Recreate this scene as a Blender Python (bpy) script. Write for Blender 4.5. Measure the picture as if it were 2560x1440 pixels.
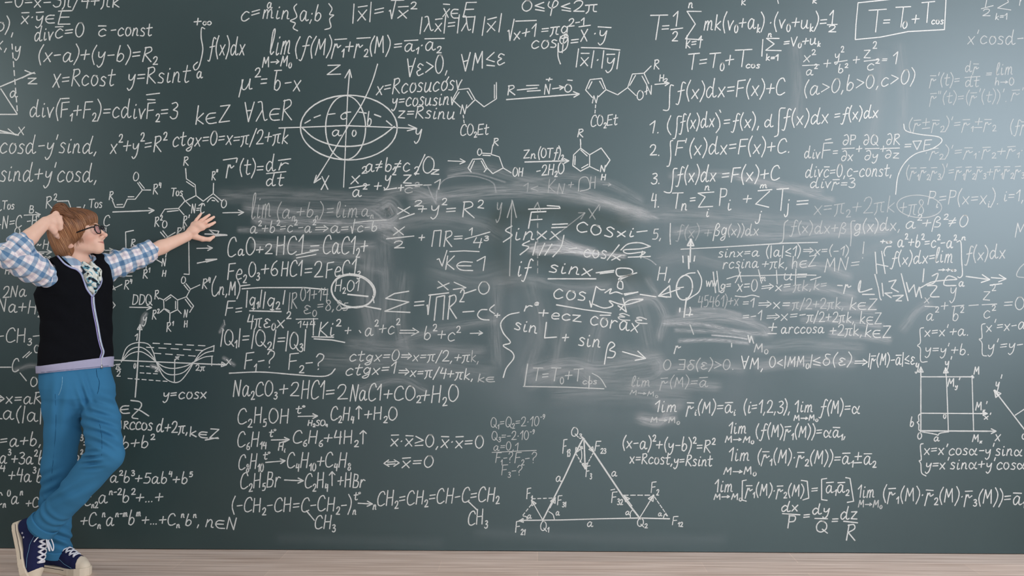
import bpy, bmesh, math, random
import numpy as np
from mathutils import Vector, Matrix

for _o in list(bpy.data.objects):
    bpy.data.objects.remove(_o)
SC = bpy.context.scene
COL = SC.collection
R = math.radians

# ------------------------------------------------------------------ camera
F_PX = 2700.0                      # focal length in pixels of the 2560 x 1440 frame
CAM = np.array([0.0, -5.4, 1.318])
YAW = R(1.35)
cam_d = bpy.data.cameras.new('camera')
cam_d.sensor_width = 36.0
cam_d.lens = 36.0 * F_PX / 2560.0
cam_d.clip_start = 0.05
cam = bpy.data.objects.new('camera', cam_d)
COL.objects.link(cam)
cam.location = CAM
cam.rotation_euler = (R(90), 0, YAW)
SC.camera = cam
C_R = np.array([math.cos(YAW), math.sin(YAW), 0.0])
C_F = np.array([-math.sin(YAW), math.cos(YAW), 0.0])

def U(px, py, y=0.0):
    """world point at depth plane y seen at a photograph pixel"""
    d = C_F + C_R * ((px - 1280.0) / F_PX) + np.array([0, 0, 1.0]) * ((720.0 - py) / F_PX)
    t = (y - CAM[1]) / d[1]
    return CAM + d * t

def PX(P):
    """pixel position of world points"""
    v = np.asarray(P, float) - CAM
    dep = v @ C_F
    return np.stack([1280 + F_PX * (v @ C_R) / dep, 720 - F_PX * v[..., 2] / dep], -1)

# ------------------------------------------------------------------ world, lights, exposure
SC.view_settings.view_transform = 'Standard'
SC.view_settings.look = 'None'
SC.view_settings.gamma = 1.0
SC.view_settings.use_curve_mapping = False
SC.view_settings.exposure = 0.06
w = bpy.data.worlds.new('daylight')
SC.world = w
w.use_nodes = True
bg = w.node_tree.nodes['Background']
bg.inputs[0].default_value = (0.80, 0.90, 1.0, 1)
bg.inputs[1].default_value = 0.0

def area(name, loc, target, sx, sy, watts, col=(1, 1, 1)):
    d = bpy.data.lights.new(name, 'AREA')
    d.shape = 'RECTANGLE'; d.size = sx; d.size_y = sy; d.energy = watts; d.color = col
    o = bpy.data.objects.new(name, d); COL.objects.link(o)
    o.location = loc
    v = Vector(target) - Vector(loc)
    o.rotation_euler = v.to_track_quat('-Z', 'Y').to_euler()
    return o
# daylight coming through the window in the right-hand wall
area('window_daylight', (3.95, -3.3, 2.34), (2.0, -0.4, 1.9), 2.6, 1.35, 165, (0.95, 0.94, 1.0))
# daylight through the window behind the camera
area('rear_window_daylight', (1.2, -7.9, 1.35), (0.9, 0.0, 1.0), 3.6, 2.2, 150, (0.90, 0.95, 1.0))
# added soft lamps at left wall and ceiling, placed to keep board glare low
area('left_softlight', (-3.9, -1.3, 1.9), (-1.9, -0.3, 0.9), 1.2, 2.2, 20, (1.0, 0.96, 0.92))
area('ceiling_softlight', (-1.2, -1.0, 3.46), (-1.2, -1.9, 0.0), 3.4, 0.7, 12, (0.98, 0.98, 1.0))

SC.cycles.transparent_max_bounces = 48

# ------------------------------------------------------------------ helpers
def mat(name):
    m = bpy.data.materials.new(name)
    m.use_nodes = True
    nt = m.node_tree
    nt.nodes.clear()
    out = nt.nodes.new('ShaderNodeOutputMaterial')
    return m, nt, out

def N(nt, kind, **kw):
    n = nt.nodes.new(kind)
    for k, v in kw.items():
        setattr(n, k, v)
    return n

def srgb(r, g, b):
    f = lambda c: ((c / 255.0) / 12.92) if c / 255.0 < 0.04045 else (((c / 255.0) + 0.055) / 1.055) ** 2.4
    return (f(r), f(g), f(b), 1.0)

def simple_mat(name, col, rough=0.6, spec=0.3, noise=0.0, nscale=40.0, bump=0.0, bscale=300.0, metal=0.0, sss=0.0, sheen=0.0):
    m, nt, out = mat(name)
    b = N(nt, 'ShaderNodeBsdfPrincipled')
    b.inputs['Roughness'].default_value = rough
    b.inputs['Specular IOR Level'].default_value = spec
    b.inputs['Metallic'].default_value = metal
    if sheen: b.inputs['Sheen Weight'].default_value = sheen
    if sss:
        b.inputs['Subsurface Weight'].default_value = sss
        b.inputs['Subsurface Radius'].default_value = (0.012, 0.005, 0.003)
    tc = N(nt, 'ShaderNodeTexCoord')
    if noise:
        n = N(nt, 'ShaderNodeTexNoise'); n.inputs['Scale'].default_value = nscale; n.inputs['Detail'].default_value = 4
        nt.links.new(tc.outputs['Object'], n.inputs['Vector'])
        mx = N(nt, 'ShaderNodeMix', data_type='RGBA')
        mx.inputs[6].default_value = tuple(c * (1 - noise) for c in col[:3]) + (1,)
        mx.inputs[7].default_value = tuple(min(1, c * (1 + noise)) for c in col[:3]) + (1,)
        nt.links.new(n.outputs['Fac'], mx.inputs[0])
        nt.links.new(mx.outputs[2], b.inputs['Base Color'])
    else:
        b.inputs['Base Color'].default_value = col
    if bump:
        n2 = N(nt, 'ShaderNodeTexNoise'); n2.inputs['Scale'].default_value = bscale; n2.inputs['Detail'].default_value = 3
        nt.links.new(tc.outputs['Object'], n2.inputs['Vector'])
        bp = N(nt, 'ShaderNodeBump'); bp.inputs['Strength'].default_value = bump; bp.inputs['Distance'].default_value = 0.002
        nt.links.new(n2.outputs['Fac'], bp.inputs['Height'])
        nt.links.new(bp.outputs[0], b.inputs['Normal'])
    nt.links.new(b.outputs[0], out.inputs[0])
    return m

def mesh_obj(name, verts, faces, m=None, parent=None, smooth=True):
    me = bpy.data.meshes.new(name)
    if isinstance(verts, np.ndarray): verts = verts.tolist()
    if isinstance(faces, np.ndarray): faces = faces.tolist()
    me.from_pydata(verts, [], faces)
    if smooth and len(me.polygons):
        me.polygons.foreach_set('use_smooth', [True] * len(me.polygons))
    if m: me.materials.append(m)
    me.update()
    o = bpy.data.objects.new(name, me)
    COL.objects.link(o)
    if parent: o.parent = parent
    return o

def box_vf(x0, x1, y0, y1, z0, z1):
    v = [(x0, y0, z0), (x1, y0, z0), (x1, y1, z0), (x0, y1, z0), (x0, y0, z1), (x1, y0, z1), (x1, y1, z1), (x0, y1, z1)]
    f = [(3, 2, 1, 0), (4, 5, 6, 7), (0, 1, 5, 4), (1, 2, 6, 5), (2, 3, 7, 6), (3, 0, 4, 7)]
    return v, f

def boxes(bs):
    V, Fc = [], []
    for b in bs:
        v, f = box_vf(*b)
        k = len(V); V += v; Fc += [tuple(i + k for i in q) for q in f]
    return V, Fc

def struct(name, vf, m):
    o = mesh_obj(name, vf[0], vf[1], m, smooth=False)
    o['kind'] = 'structure'
    return o

# ------------------------------------------------------------------ room shell
XL, XR, YB, ZT = -4.0, 4.0, -8.0, 3.5
# floor: pale wood-effect planks running along the board
m_floor, nt, out = mat('pale_wood_planks')
b = N(nt, 'ShaderNodeBsdfPrincipled'); b.inputs['Roughness'].default_value = 0.42; b.inputs['Specular IOR Level'].default_value = 0.35
tc = N(nt, 'ShaderNodeTexCoord')
mp = N(nt, 'ShaderNodeMapping'); mp.inputs['Scale'].default_value = (1.1, 30.0, 1.0)
n1 = N(nt, 'ShaderNodeTexNoise'); n1.inputs['Scale'].default_value = 1.6; n1.inputs['Detail'].default_value = 8; n1.inputs['Distortion'].default_value = 0.35
nt.links.new(tc.outputs['Object'], mp.inputs['Vector']); nt.links.new(mp.outputs[0], n1.inputs['Vector'])
cr = N(nt, 'ShaderNodeValToRGB')
cr.color_ramp.elements[0].position = 0.32; cr.color_ramp.elements[0].color = srgb(198, 172, 155)
cr.color_ramp.elements[1].position = 0.62; cr.color_ramp.elements[1].color = srgb(236, 216, 202)
nt.links.new(n1.outputs['Fac'], cr.inputs[0])
br = N(nt, 'ShaderNodeTexBrick'); br.offset = 0.37
br.inputs['Color1'].default_value = (0.92, 0.92, 0.92, 1); br.inputs['Color2'].default_value = (1.06, 1.05, 1.04, 1)
br.inputs['Mortar'].default_value = (1.12, 1.1, 1.08, 1); br.inputs['Scale'].default_value = 1.0
br.inputs['Mortar Size'].default_value = 0.0022; br.inputs['Brick Width'].default_value = 1.25; br.inputs['Row Height'].default_value = 0.19
nt.links.new(tc.outputs['Object'], br.inputs['Vector'])
mm = N(nt, 'ShaderNodeMix', data_type='RGBA', blend_type='MULTIPLY'); mm.inputs[0].default_value = 1.0
nt.links.new(cr.outputs[0], mm.inputs[6]); nt.links.new(br.outputs[0], mm.inputs[7])
nt.links.new(mm.outputs[2], b.inputs['Base Color'])
nt.links.new(b.outputs[0], out.inputs[0])
struct('floor', box_vf(XL, XR, YB, 0.12, -0.06, 0.0), m_floor)

m_wall = simple_mat('grey_plaster', srgb(150, 155, 160), 0.9, 0.1, 0.04, 6)
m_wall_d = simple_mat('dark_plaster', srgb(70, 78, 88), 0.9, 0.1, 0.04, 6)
m_white = simple_mat('white_paint', srgb(225, 225, 222), 0.6, 0.3)
struct('wall_back', box_vf(XL, XR, 0.03, 0.12, 0.0, ZT), m_wall)
struct('wall_left', box_vf(XL - 0.1, XL, YB, 0.12, 0.0, ZT), m_wall)
# right wall with the window opening
wy0, wy1, wz0, wz1 = -4.7, -1.9, 1.6, 3.1
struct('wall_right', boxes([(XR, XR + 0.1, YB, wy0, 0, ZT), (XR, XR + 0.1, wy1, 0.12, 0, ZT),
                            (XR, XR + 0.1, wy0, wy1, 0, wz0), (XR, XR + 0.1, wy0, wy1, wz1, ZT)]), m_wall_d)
struct('window_1', boxes([(XR + 0.0, XR + 0.06, wy0, wy0 + 0.06, wz0, wz1), (XR, XR + 0.06, wy1 - 0.06, wy1, wz0, wz1),
                          (XR, XR + 0.06, wy0, wy1, wz0, wz0 + 0.06), (XR, XR + 0.06, wy0, wy1, wz1 - 0.06, wz1),
                          (XR + 0.01, XR + 0.05, (wy0 + wy1) / 2 - 0.025, (wy0 + wy1) / 2 + 0.025, wz0, wz1)]), m_white)
struct('wall_front', boxes([(XL, -0.75, YB - 0.1, YB, 0, ZT), (3.15, XR, YB - 0.1, YB, 0, ZT), (-0.75, 3.15, YB - 0.1, YB, 0, 0.2), (-0.75, 3.15, YB - 0.1, YB, 2.5, ZT)]), m_wall)
struct('window_2', boxes([(-0.75, 3.15, YB - 0.06, YB, 0.2, 0.26), (-0.75, 3.15, YB - 0.06, YB, 2.44, 2.5), (-0.75, -0.69, YB - 0.06, YB, 0.2, 2.5), (3.09, 3.15, YB - 0.06, YB, 0.2, 2.5), (1.17, 1.23, YB - 0.06, YB, 0.2, 2.5)]), m_white)
struct('ceiling', box_vf(XL - 0.1, XR + 0.1, YB, 0.12, ZT, ZT + 0.08), m_white)

# ------------------------------------------------------------------ the chalkboard
m_board, nt, out = mat('slate_green_board')
tc = N(nt, 'ShaderNodeTexCoord')
n1 = N(nt, 'ShaderNodeTexNoise'); n1.inputs['Scale'].default_value = 1.3; n1.inputs['Detail'].default_value = 6; n1.inputs['Roughness'].default_value = 0.6
nt.links.new(tc.outputs['Object'], n1.inputs['Vector'])
cr = N(nt, 'ShaderNodeValToRGB')
cr.color_ramp.elements[0].position = 0.3; cr.color_ramp.elements[0].color = srgb(25, 46, 46)
cr.color_ramp.elements[1].position = 0.75; cr.color_ramp.elements[1].color = srgb(31, 54, 53)
nt.links.new(n1.outputs['Fac'], cr.inputs[0])
df = N(nt, 'ShaderNodeBsdfDiffuse'); nt.links.new(cr.outputs[0], df.inputs[0])
gs = N(nt, 'ShaderNodeBsdfAnisotropic'); gs.distribution = 'BECKMANN'
gs.inputs['Color'].default_value = (0.80, 0.94, 1.0, 1); gs.inputs['Roughness'].default_value = 0.47
fr = N(nt, 'ShaderNodeFresnel'); fr.inputs['IOR'].default_value = 1.85
mxb = N(nt, 'ShaderNodeMixShader')
nt.links.new(fr.outputs[0], mxb.inputs[0]); nt.links.new(df.outputs[0], mxb.inputs[1]); nt.links.new(gs.outputs[0], mxb.inputs[2])
nt.links.new(mxb.outputs[0], out.inputs[0])
bv, bf = box_vf(-3.6, 3.4, 0.0, 0.025, 0.004, 3.3)
board = bpy.data.objects.new('chalkboard', None)
COL.objects.link(board)
board.empty_display_size = 0.2
board['label'] = 'wall-wide dark green chalkboard covered with white chalk formulas and diagrams'
board['category'] = 'chalkboard'
mesh_obj('board_panel', bv, bf, m_board, board, smooth=False)
# ------------------------------------------------------------------ chalk
def chalk_mat(name, col, g0, g1, gscale, stretch=None):
    m, nt, out = mat(name)
    d = N(nt, 'ShaderNodeBsdfDiffuse'); d.inputs[0].default_value = col
    t = N(nt, 'ShaderNodeBsdfTransparent')
    mx = N(nt, 'ShaderNodeMixShader')
    at = N(nt, 'ShaderNodeAttribute', attribute_name='st')
    uv = N(nt, 'ShaderNodeAttribute', attribute_name='uvw')
    sep = N(nt, 'ShaderNodeSeparateXYZ')
    nt.links.new(uv.outputs['Vector'], sep.inputs[0])
    # soft edge across the stroke: v runs -1..1
    ab = N(nt, 'ShaderNodeMath', operation='ABSOLUTE'); nt.links.new(sep.outputs[1], ab.inputs[0])
    mr = N(nt, 'ShaderNodeMapRange', interpolation_type='SMOOTHSTEP')
    mr.inputs[1].default_value = 1.0; mr.inputs[2].default_value = g0
    mr.inputs[3].default_value = 0.0; mr.inputs[4].default_value = 1.0
    nt.links.new(ab.outputs[0], mr.inputs[0])
    ns = N(nt, 'ShaderNodeTexNoise'); ns.inputs['Detail'].default_value = 3; ns.inputs['Scale'].default_value = gscale
    if stretch:
        mp = N(nt, 'ShaderNodeMapping'); mp.inputs['Scale'].default_value = stretch
        nt.links.new(uv.outputs['Vector'], mp.inputs['Vector']); nt.links.new(mp.outputs[0], ns.inputs['Vector'])
        ns.inputs['Roughness'].default_value = 0.65
    else:
        tc = N(nt, 'ShaderNodeTexCoord'); nt.links.new(tc.outputs['Object'], ns.inputs['Vector'])
    mr2 = N(nt, 'ShaderNodeMapRange'); mr2.inputs[1].default_value = 0.32; mr2.inputs[2].default_value = 0.62
    mr2.inputs[3].default_value = g1; mr2.inputs[4].default_value = 1.0
    nt.links.new(ns.outputs['Fac'], mr2.inputs[0])
    a = N(nt, 'ShaderNodeMath', operation='MULTIPLY'); nt.links.new(mr.outputs[0], a.inputs[0]); nt.links.new(mr2.outputs[0], a.inputs[1])
    a2 = N(nt, 'ShaderNodeMath', operation='MULTIPLY'); nt.links.new(a.outputs[0], a2.inputs[0]); nt.links.new(at.outputs['Fac'], a2.inputs[1])
    nt.links.new(a2.outputs[0], mx.inputs[0]); nt.links.new(t.outputs[0], mx.inputs[1]); nt.links.new(d.outputs[0], mx.inputs[2])
    nt.links.new(mx.outputs[0], out.inputs[0])
    return m
M_CHALK = chalk_mat('white_chalk', (0.80, 0.82, 0.79, 1), 0.40, 0.68, 420.0)
M_DUST = chalk_mat('wiped_chalk_dust', (0.78, 0.80, 0.80, 1), -0.25, 0.12, 1.0, (1.0, 7.0, 1.0))
M_HAZE = chalk_mat('chalk_dust_haze', (0.70, 0.76, 0.80, 1), -0.6, 0.55, 1.0, (0.6, 2.5, 1.0))
M_WIPE = chalk_mat('damp_wiped_patch', (0.058, 0.076, 0.050, 1), -0.4, 0.6, 1.0, (1.0, 2.5, 1.0))

GL = {
'0': (58, "44,96 22,100 6,60 10,18 28,0 48,22 53,65 40,98 26,101"), '1': (38, "!4,66 32,100 26,0"),
'2': (58, "5,76 16,96 38,100 48,80 36,42 5,3;!5,3 58,4"), '3': (52, "8,92 34,100 46,80 20,54;20,54 48,44 44,10 20,0 3,12"),
'4': (56, "!18,100 5,46 52,50;!46,92 40,-4"), '5': (55, "!52,98 18,96 12,56;12,56 40,60 50,35 36,5 4,3"),
'6': (54, "44,98 20,76 5,30 18,2 42,6 48,30 30,48 8,32"), '8': (50, "42,88 26,100 12,80 42,42 44,14 24,0 8,16 18,44 40,70 42,88"),
'9': (50, "44,76 25,100 8,74 22,52 45,66;45,90 40,40 18,0"),
'a': (64, "48,52 28,64 8,40 8,10 22,0 40,25 47,58;47,58 44,15 52,1 64,8"),
'b': (54, "20,112 10,50 8,5;8,28 25,56 44,46 44,20 26,0 8,8"), 'B2': (54, ""),
'c': (52, "48,52 30,64 8,40 8,12 24,0 48,12"), 'd': (72, "46,52 28,64 8,40 8,10 22,0 42,25;58,112 48,50 48,8 58,0 70,8"),
'e': (52, "8,30 44,38 40,60 22,62 6,30 16,3 46,10"), 'f': (55, "62,98 48,108 38,90 28,20 15,-30 0,-28;!12,50 55,56"),
'g': (56, "46,50 25,64 8,35 20,8 42,26 48,60;48,60 42,-15 20,-35 5,-22 45,5"), 'h': (54, "!16,105 8,0;8,25 26,58 42,48 42,2"),
'i': (30, "!14,58 9,12;9,12 14,0 28,8;!20,80 23,86"), 'j': (30, "20,58 14,-15 -2,-32 -10,-15;!24,80 27,86"),
'k': (52, "!16,105 8,0;!46,60 12,28 48,0"), 'l': (36, "8,10 28,70 32,106 18,95 10,25 16,0 34,10"),
'm': (74, "!14,58 6,0;12,35 28,60 35,46 31,0;33,35 52,62 60,45 58,8 70,4"), 'n': (56, "!14,60 6,0;11,34 30,62 42,48 40,8 52,4"),
'o': (50, "40,60 15,60 5,25 20,0 42,15 45,45 26,63"), 'p': (52, "!12,60 4,-35;10,40 30,65 46,40 30,4 9,12"),
'q': (54, "45,55 22,62 6,30 22,2 42,30;!47,60 38,-38;!26,-22 50,-24"), 'r': (50, "!14,60 6,0;11,34 30,60 48,54"),
'v': (48, "!5,62 20,0;20,0 28,30 46,62"), 's': (46, "42,55 25,64 12,48 36,25 30,3 5,5"),
't': (46, "25,98 17,15;17,15 25,0 42,8;!2,62 48,68"), 'u': (58, "8,60 6,15 20,0 40,25 46,60;46,60 43,8 56,4"),
'x': (50, "!5,58 42,0;!46,60 2,0"), 'y': (50, "8,60 10,30 28,28 45,58;46,60 35,-10 15,-38 2,-25"),
'z': (54, "!5,58 46,60 5,2 50,0"), 'w': (60, "!4,60 16,0 30,50 44,0 58,62"),
'B': (56, "!12,100 6,0;10,98 42,92 38,58 12,52;12,52 50,42 42,5 6,0"), 'C': (62, "58,80 45,101 20,90 5,50 10,10 32,0 60,14"),
'D': (64, "!12,100 6,0;8,100 50,90 58,42 35,5 5,0"), 'E': (60, "!60,100 12,97 4,0 58,4;!8,50 50,54"),
'F': (56, "!60,100 12,97 4,0;!9,50 48,54"), 'H': (64, "!12,100 5,0;!56,100 50,0;!8,50 54,53"),
'K': (56, "!14,100 5,0;!52,100 10,44 52,0"), 'M': (70, "!4,0 18,96 32,36 58,98 60,0"), 'N': (64, "!4,0 14,98 46,2 58,100"),
'O': (66, "45,96 22,98 5,60 10,15 34,0 60,30 58,76 36,101"), 'P': (52, "!12,100 4,0;8,97 46,92 42,56 8,48"),
'Q': (70, "45,96 22,98 5,60 10,15 34,0 60,30 58,76 36,101;!38,26 70,-10"), 'R': (60, "!14,100 5,0;8,95 42,100 48,74 10,48;!14,48 56,0"),
'S': (54, "50,88 30,101 12,76 42,40 38,4 5,6"), 'T': (66, "!2,97 72,100;!38,98 30,0"), 'X': (58, "!5,98 50,0;!56,100 2,0"),
'Y': (56, "!5,95 28,52;!58,100 18,0"), 'Z': (64, "!8,95 60,98 5,2 62,5"), 'L': (52, "!12,100 5,0 52,4"), 'V': (56, "!4,98 24,0 54,100"),
'π': (62, "!0,60 60,67;20,62 15,10 2,-14;44,64 40,10 56,2"), 'φ': (64, "12,88 8,50 25,28 50,50 56,86 42,100 32,70 24,-42"),
'λ': (66, "10,95 30,95 38,50 50,5 65,8;!36,55 5,0"), 'μ': (60, "14,60 -5,-35;10,60 10,12 25,5 42,35 48,60;48,60 44,8 58,5"),
'ε': (52, "46,52 25,64 12,48 30,34 8,22 18,0 48,8"), 'α': (74, "64,62 46,20 22,0 6,25 18,56 38,46 56,6 70,4"),
'β': (56, "-2,-38 12,70 30,102 46,80 22,52 48,36 38,5 12,5"), 'δ': (54, "50,95 25,98 20,75 45,45 42,10 20,0 6,25 20,56 42,48"),
'∂': (56, "12,88 36,96 50,60 40,15 18,0 5,20 20,46 46,42"), '∞': (66, "32,30 16,46 2,30 16,14 46,46 62,30 46,14 16,44"),
'∀': (54, "!2,100 24,0 52,100;!10,56 42,58"), '∃': (56, "!5,98 50,98 46,0 2,0;!10,50 49,51"),
'∈': (62, "56,60 20,58 4,30 20,2 60,2;!8,30 52,34"), 'Σ': (92, "!80,98 8,100 52,55 5,5 92,0"),
'∫': (45, "56,108 40,110 32,70 24,10 12,-14 -2,-8"), '√': (44, "!0,48 8,54 20,0 42,112"), '∇': (66, "!2,95 62,98 30,2 2,95"),
'±': (64, "!4,62 56,66;!32,98 27,35;!2,12 58,15"), '+': (58, "!2,42 54,47;!31,74 25,14"), '-': (48, "!5,42 43,46"),
'=': (54, "!5,55 48,59;!3,32 46,36"), '<': (54, "!48,72 5,42 50,12"), '>': (54, "!5,74 50,45 3,12"),
'≤': (56, "!48,80 5,48 52,26;!8,14 54,2"), '≥': (56, "!5,80 52,50 3,26;!4,6 52,12"), '≠': (56, "!5,55 48,59;!3,32 46,36;!42,82 10,6"),
'→': (84, "!2,42 76,44;!56,64 77,44 53,26"), '⇒': (86, "!2,54 64,56;!0,32 64,34;!54,74 82,44 52,14"),
'⇔': (92, "!22,52 66,53;!20,32 64,33;!28,72 2,42 30,12;!58,72 86,42 56,12"), '↑': (42, "!20,0 20,105;!2,80 20,106 38,82"),
'(': (30, "30,114 12,72 8,30 22,-20"), ')': (30, "4,114 24,75 22,30 2,-22"), '[': (30, "!28,108 8,106 6,-12 28,-14"),
']': (30, "!4,108 26,106 24,-12 2,-14"), '{': (34, "32,110 16,98 18,62 4,46 18,34 12,-6 30,-18"), '}': (34, "2,110 18,98 16,62 32,46 16,34 20,-6 2,-18"),
';': (24, "!14,8 4,-18;!14,44 16,50"), '|': (20, "!12,108 6,-14"), '/': (42, "!40,110 2,-16"), ',': (24, "!14,8 4,-18"), '.': (20, "!8,1 11,6"), '·': (24, "!8,40 13,46"),
"'": (20, "!15,114 8,84"), '?': (52, "5,80 20,101 45,92 42,66 20,42 20,24;!20,1 23,6"), '!': (20, "!10,105 8,30;!8,4 9,0"),
'~': (54, "4,34 14,50 30,36 44,50"), '°': (28, "12,108 2,98 12,86 22,98 12,108"), ' ': (40, ""), 'ŕ': (56, "!14,60 -2,-30;11,40 26,60 34,38 54,52"),
'…': (60, "!4,4 7,8;!24,4 27,8;!44,4 47,8"), '"': (28, "!8,112 5,84;!22,112 19,84"), 'Π': (70, "!4,0 14,96 60,100 54,0"), 'и': (58, "!8,60 6,0 44,60 42,0"),
}
_cr_cache = {}
def smooth_pts(P, n=5, closed=False):
    P = [np.asarray(p, float) for p in P]
    if len(P) < 3 and not closed: return P
    Q = [P[-1]] + P + [P[0], P[1]] if closed else [2 * P[0] - P[1]] + P + [2 * P[-1] - P[-2]]
    o = []
    for i in range(1, len(Q) - 2):
        a, b, c, d = Q[i - 1], Q[i], Q[i + 1], Q[i + 2]
        for k in range(n):
            t = k / n
            o.append(0.5 * ((2 * b) + (c - a) * t + (2 * a - 5 * b + 4 * c - d) * t * t + (3 * b - a - 3 * c + d) * t ** 3))
    o.append(Q[-2])
    return o

def glyph(ch):
    if ch not in _cr_cache:
        adv, s = GL[ch]
        st = []
        for part in s.split(';'):
            part = part.strip()
            if not part: continue
            straight = part[0] == '!'
            pts = [tuple(float(v) for v in q.split(',')) for q in part.lstrip('!').split()]
            st.append([np.array(p) for p in (pts if straight else smooth_pts(pts, 5))])
        _cr_cache[ch] = (adv, st)
    return _cr_cache[ch]

RNG = random.Random(11)
def layout(text):
    """strokes (em units, y up) and total advance; _ sub, ^ sup, ` overbar, braces group"""
    strokes, x, i = [], 0.0, 0
    def put(ch, x, y, s):
        adv, st = glyph(ch)
        rot = RNG.uniform(-.05, .05); sy = s * RNG.uniform(.94, 1.06); dy = RNG.uniform(-2.5, 2.5) * s
        c, sn = math.cos(rot), math.sin(rot)
        for q in st:
            strokes.append([np.array([x + (p[0] * c - p[1] * sn) * s, y + dy + (p[0] * sn + p[1] * c) * sy]) for p in q])
        return adv * s
    mode, bar = 0, False
    def run(ch, x, mode, bar):
        s, y = {0: (1.0, 0), 1: (.5, -22), 2: (.5, 68)}[mode]
        a = put(ch, x, y, s)
        if bar:
            top = 118 if (ch in GL and max([p[1] for q in glyph(ch)[1] for p in q] + [0]) > 80) else 84
            top = top * s + y
            strokes.append([np.array([x + 2, top]), np.array([x + a * .95, top + RNG.uniform(-2, 5)])])
        return a + 7 * s
    while i < len(text):
        ch = text[i]
        if ch in '_^':
            m = 1 if ch == '_' else 2
            if text[i + 1] == '{':
                j = text.index('}', i + 2); grp = text[i + 2:j]; i = j + 1
            else:
                grp = text[i + 1]; i += 2
            for g in grp: x += run(g, x, m, False)
            continue
        if ch == '`': bar = True; i += 1; continue
        if ch == '\\': i += 1; ch = text[i]
        x += run(ch, x, 0, bar); bar = False; i += 1
    return strokes, max(x, 1)

def T(text, x0, x1, y, h, y1=None, slant=0.05, w=None, a=None):
    """one run of writing: left x, right x, baseline(s) and capital height in photo pixels on the board"""
    st, adv = layout(text)
    y1 = y if y1 is None else y1
    sx = (x1 - x0) / adv
    o = []
    for q in st:
        pts = []
        for p in q:
            t = p[0] / adv
            pts.append((x0 + p[0] * sx + slant * p[1] * h / 100, y + (y1 - y) * t - p[1] * h / 100))
        o.append((pts, w, a))
    return o
def L(*pts, w=None, a=None):
    return [([tuple(p) for p in pts], w, a)]
def S(*pts, w=None, a=None):
    return [([tuple(p) for p in smooth_pts(pts, 7)], w, a)]
def EL(cx, cy, rx, ry, a0=0, a1=360, rot=0, w=None, a=None):
    n = 40; o = []
    for k in range(n + 1):
        t = R(a0 + (a1 - a0) * k / n); x, y = rx * math.cos(t), ry * math.sin(t)
        o.append((cx + x * math.cos(R(rot)) - y * math.sin(R(rot)), cy + x * math.sin(R(rot)) + y * math.cos(R(rot))))
    return [(o, w, a)]
def AR(x0, y0, x1, y1, s=13, w=None, a=None, fill=False):
    d = math.hypot(x1 - x0, y1 - y0); ux, uy = (x1 - x0) / d, (y1 - y0) / d
    p = (x1 - ux * s - uy * s * .5, y1 - uy * s + ux * s * .5); q = (x1 - ux * s + uy * s * .5, y1 - uy * s - ux * s * .5)
    o = L((x0, y0), (x1, y1), w=w, a=a) + L(p, (x1, y1), q, w=w, a=a)
    if fill: o += L(p, q, w=w, a=a) + L(((p[0] + q[0]) / 2, (p[1] + q[1]) / 2), (x1, y1), w=s * .55, a=a)
    return o
def DA(x0, y0, x1, y1, n, w=None, a=None, duty=.6):
    o = []
    for k in range(n):
        t0 = k / n; t1 = t0 + duty / n
        o += L((x0 + (x1 - x0) * t0, y0 + (y1 - y0) * t0), (x0 + (x1 - x0) * t1, y0 + (y1 - y0) * t1), w=w, a=a)
    return o
def DB(x0, y0, x1, y1, off, k=.12, w=None, a=None):
    """double bond: the line and its inner parallel"""
    d = math.hypot(x1 - x0, y1 - y0); nx, ny = -(y1 - y0) / d * off, (x1 - x0) / d * off
    return L((x0, y0), (x1, y1), w=w, a=a) + L((x0 + nx + (x1 - x0) * k, y0 + ny + (y1 - y0) * k), (x1 + nx - (x1 - x0) * k, y1 + ny - (y1 - y0) * k), w=w, a=a)

def split_corners(strokes):
    for pts, sw, sa in strokes:
        cur = [np.asarray(pts[0], float)]
        for i in range(1, len(pts)):
            p = np.asarray(pts[i], float)
            if len(cur) >= 2:
                u = cur[-1] - cur[-2]; v = p - cur[-1]
                if u @ v < .55 * np.hypot(*u) * np.hypot(*v):
                    yield cur, sw, sa
                    cur = [cur[-1]]
            cur.append(p)
        yield cur, sw, sa

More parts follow.
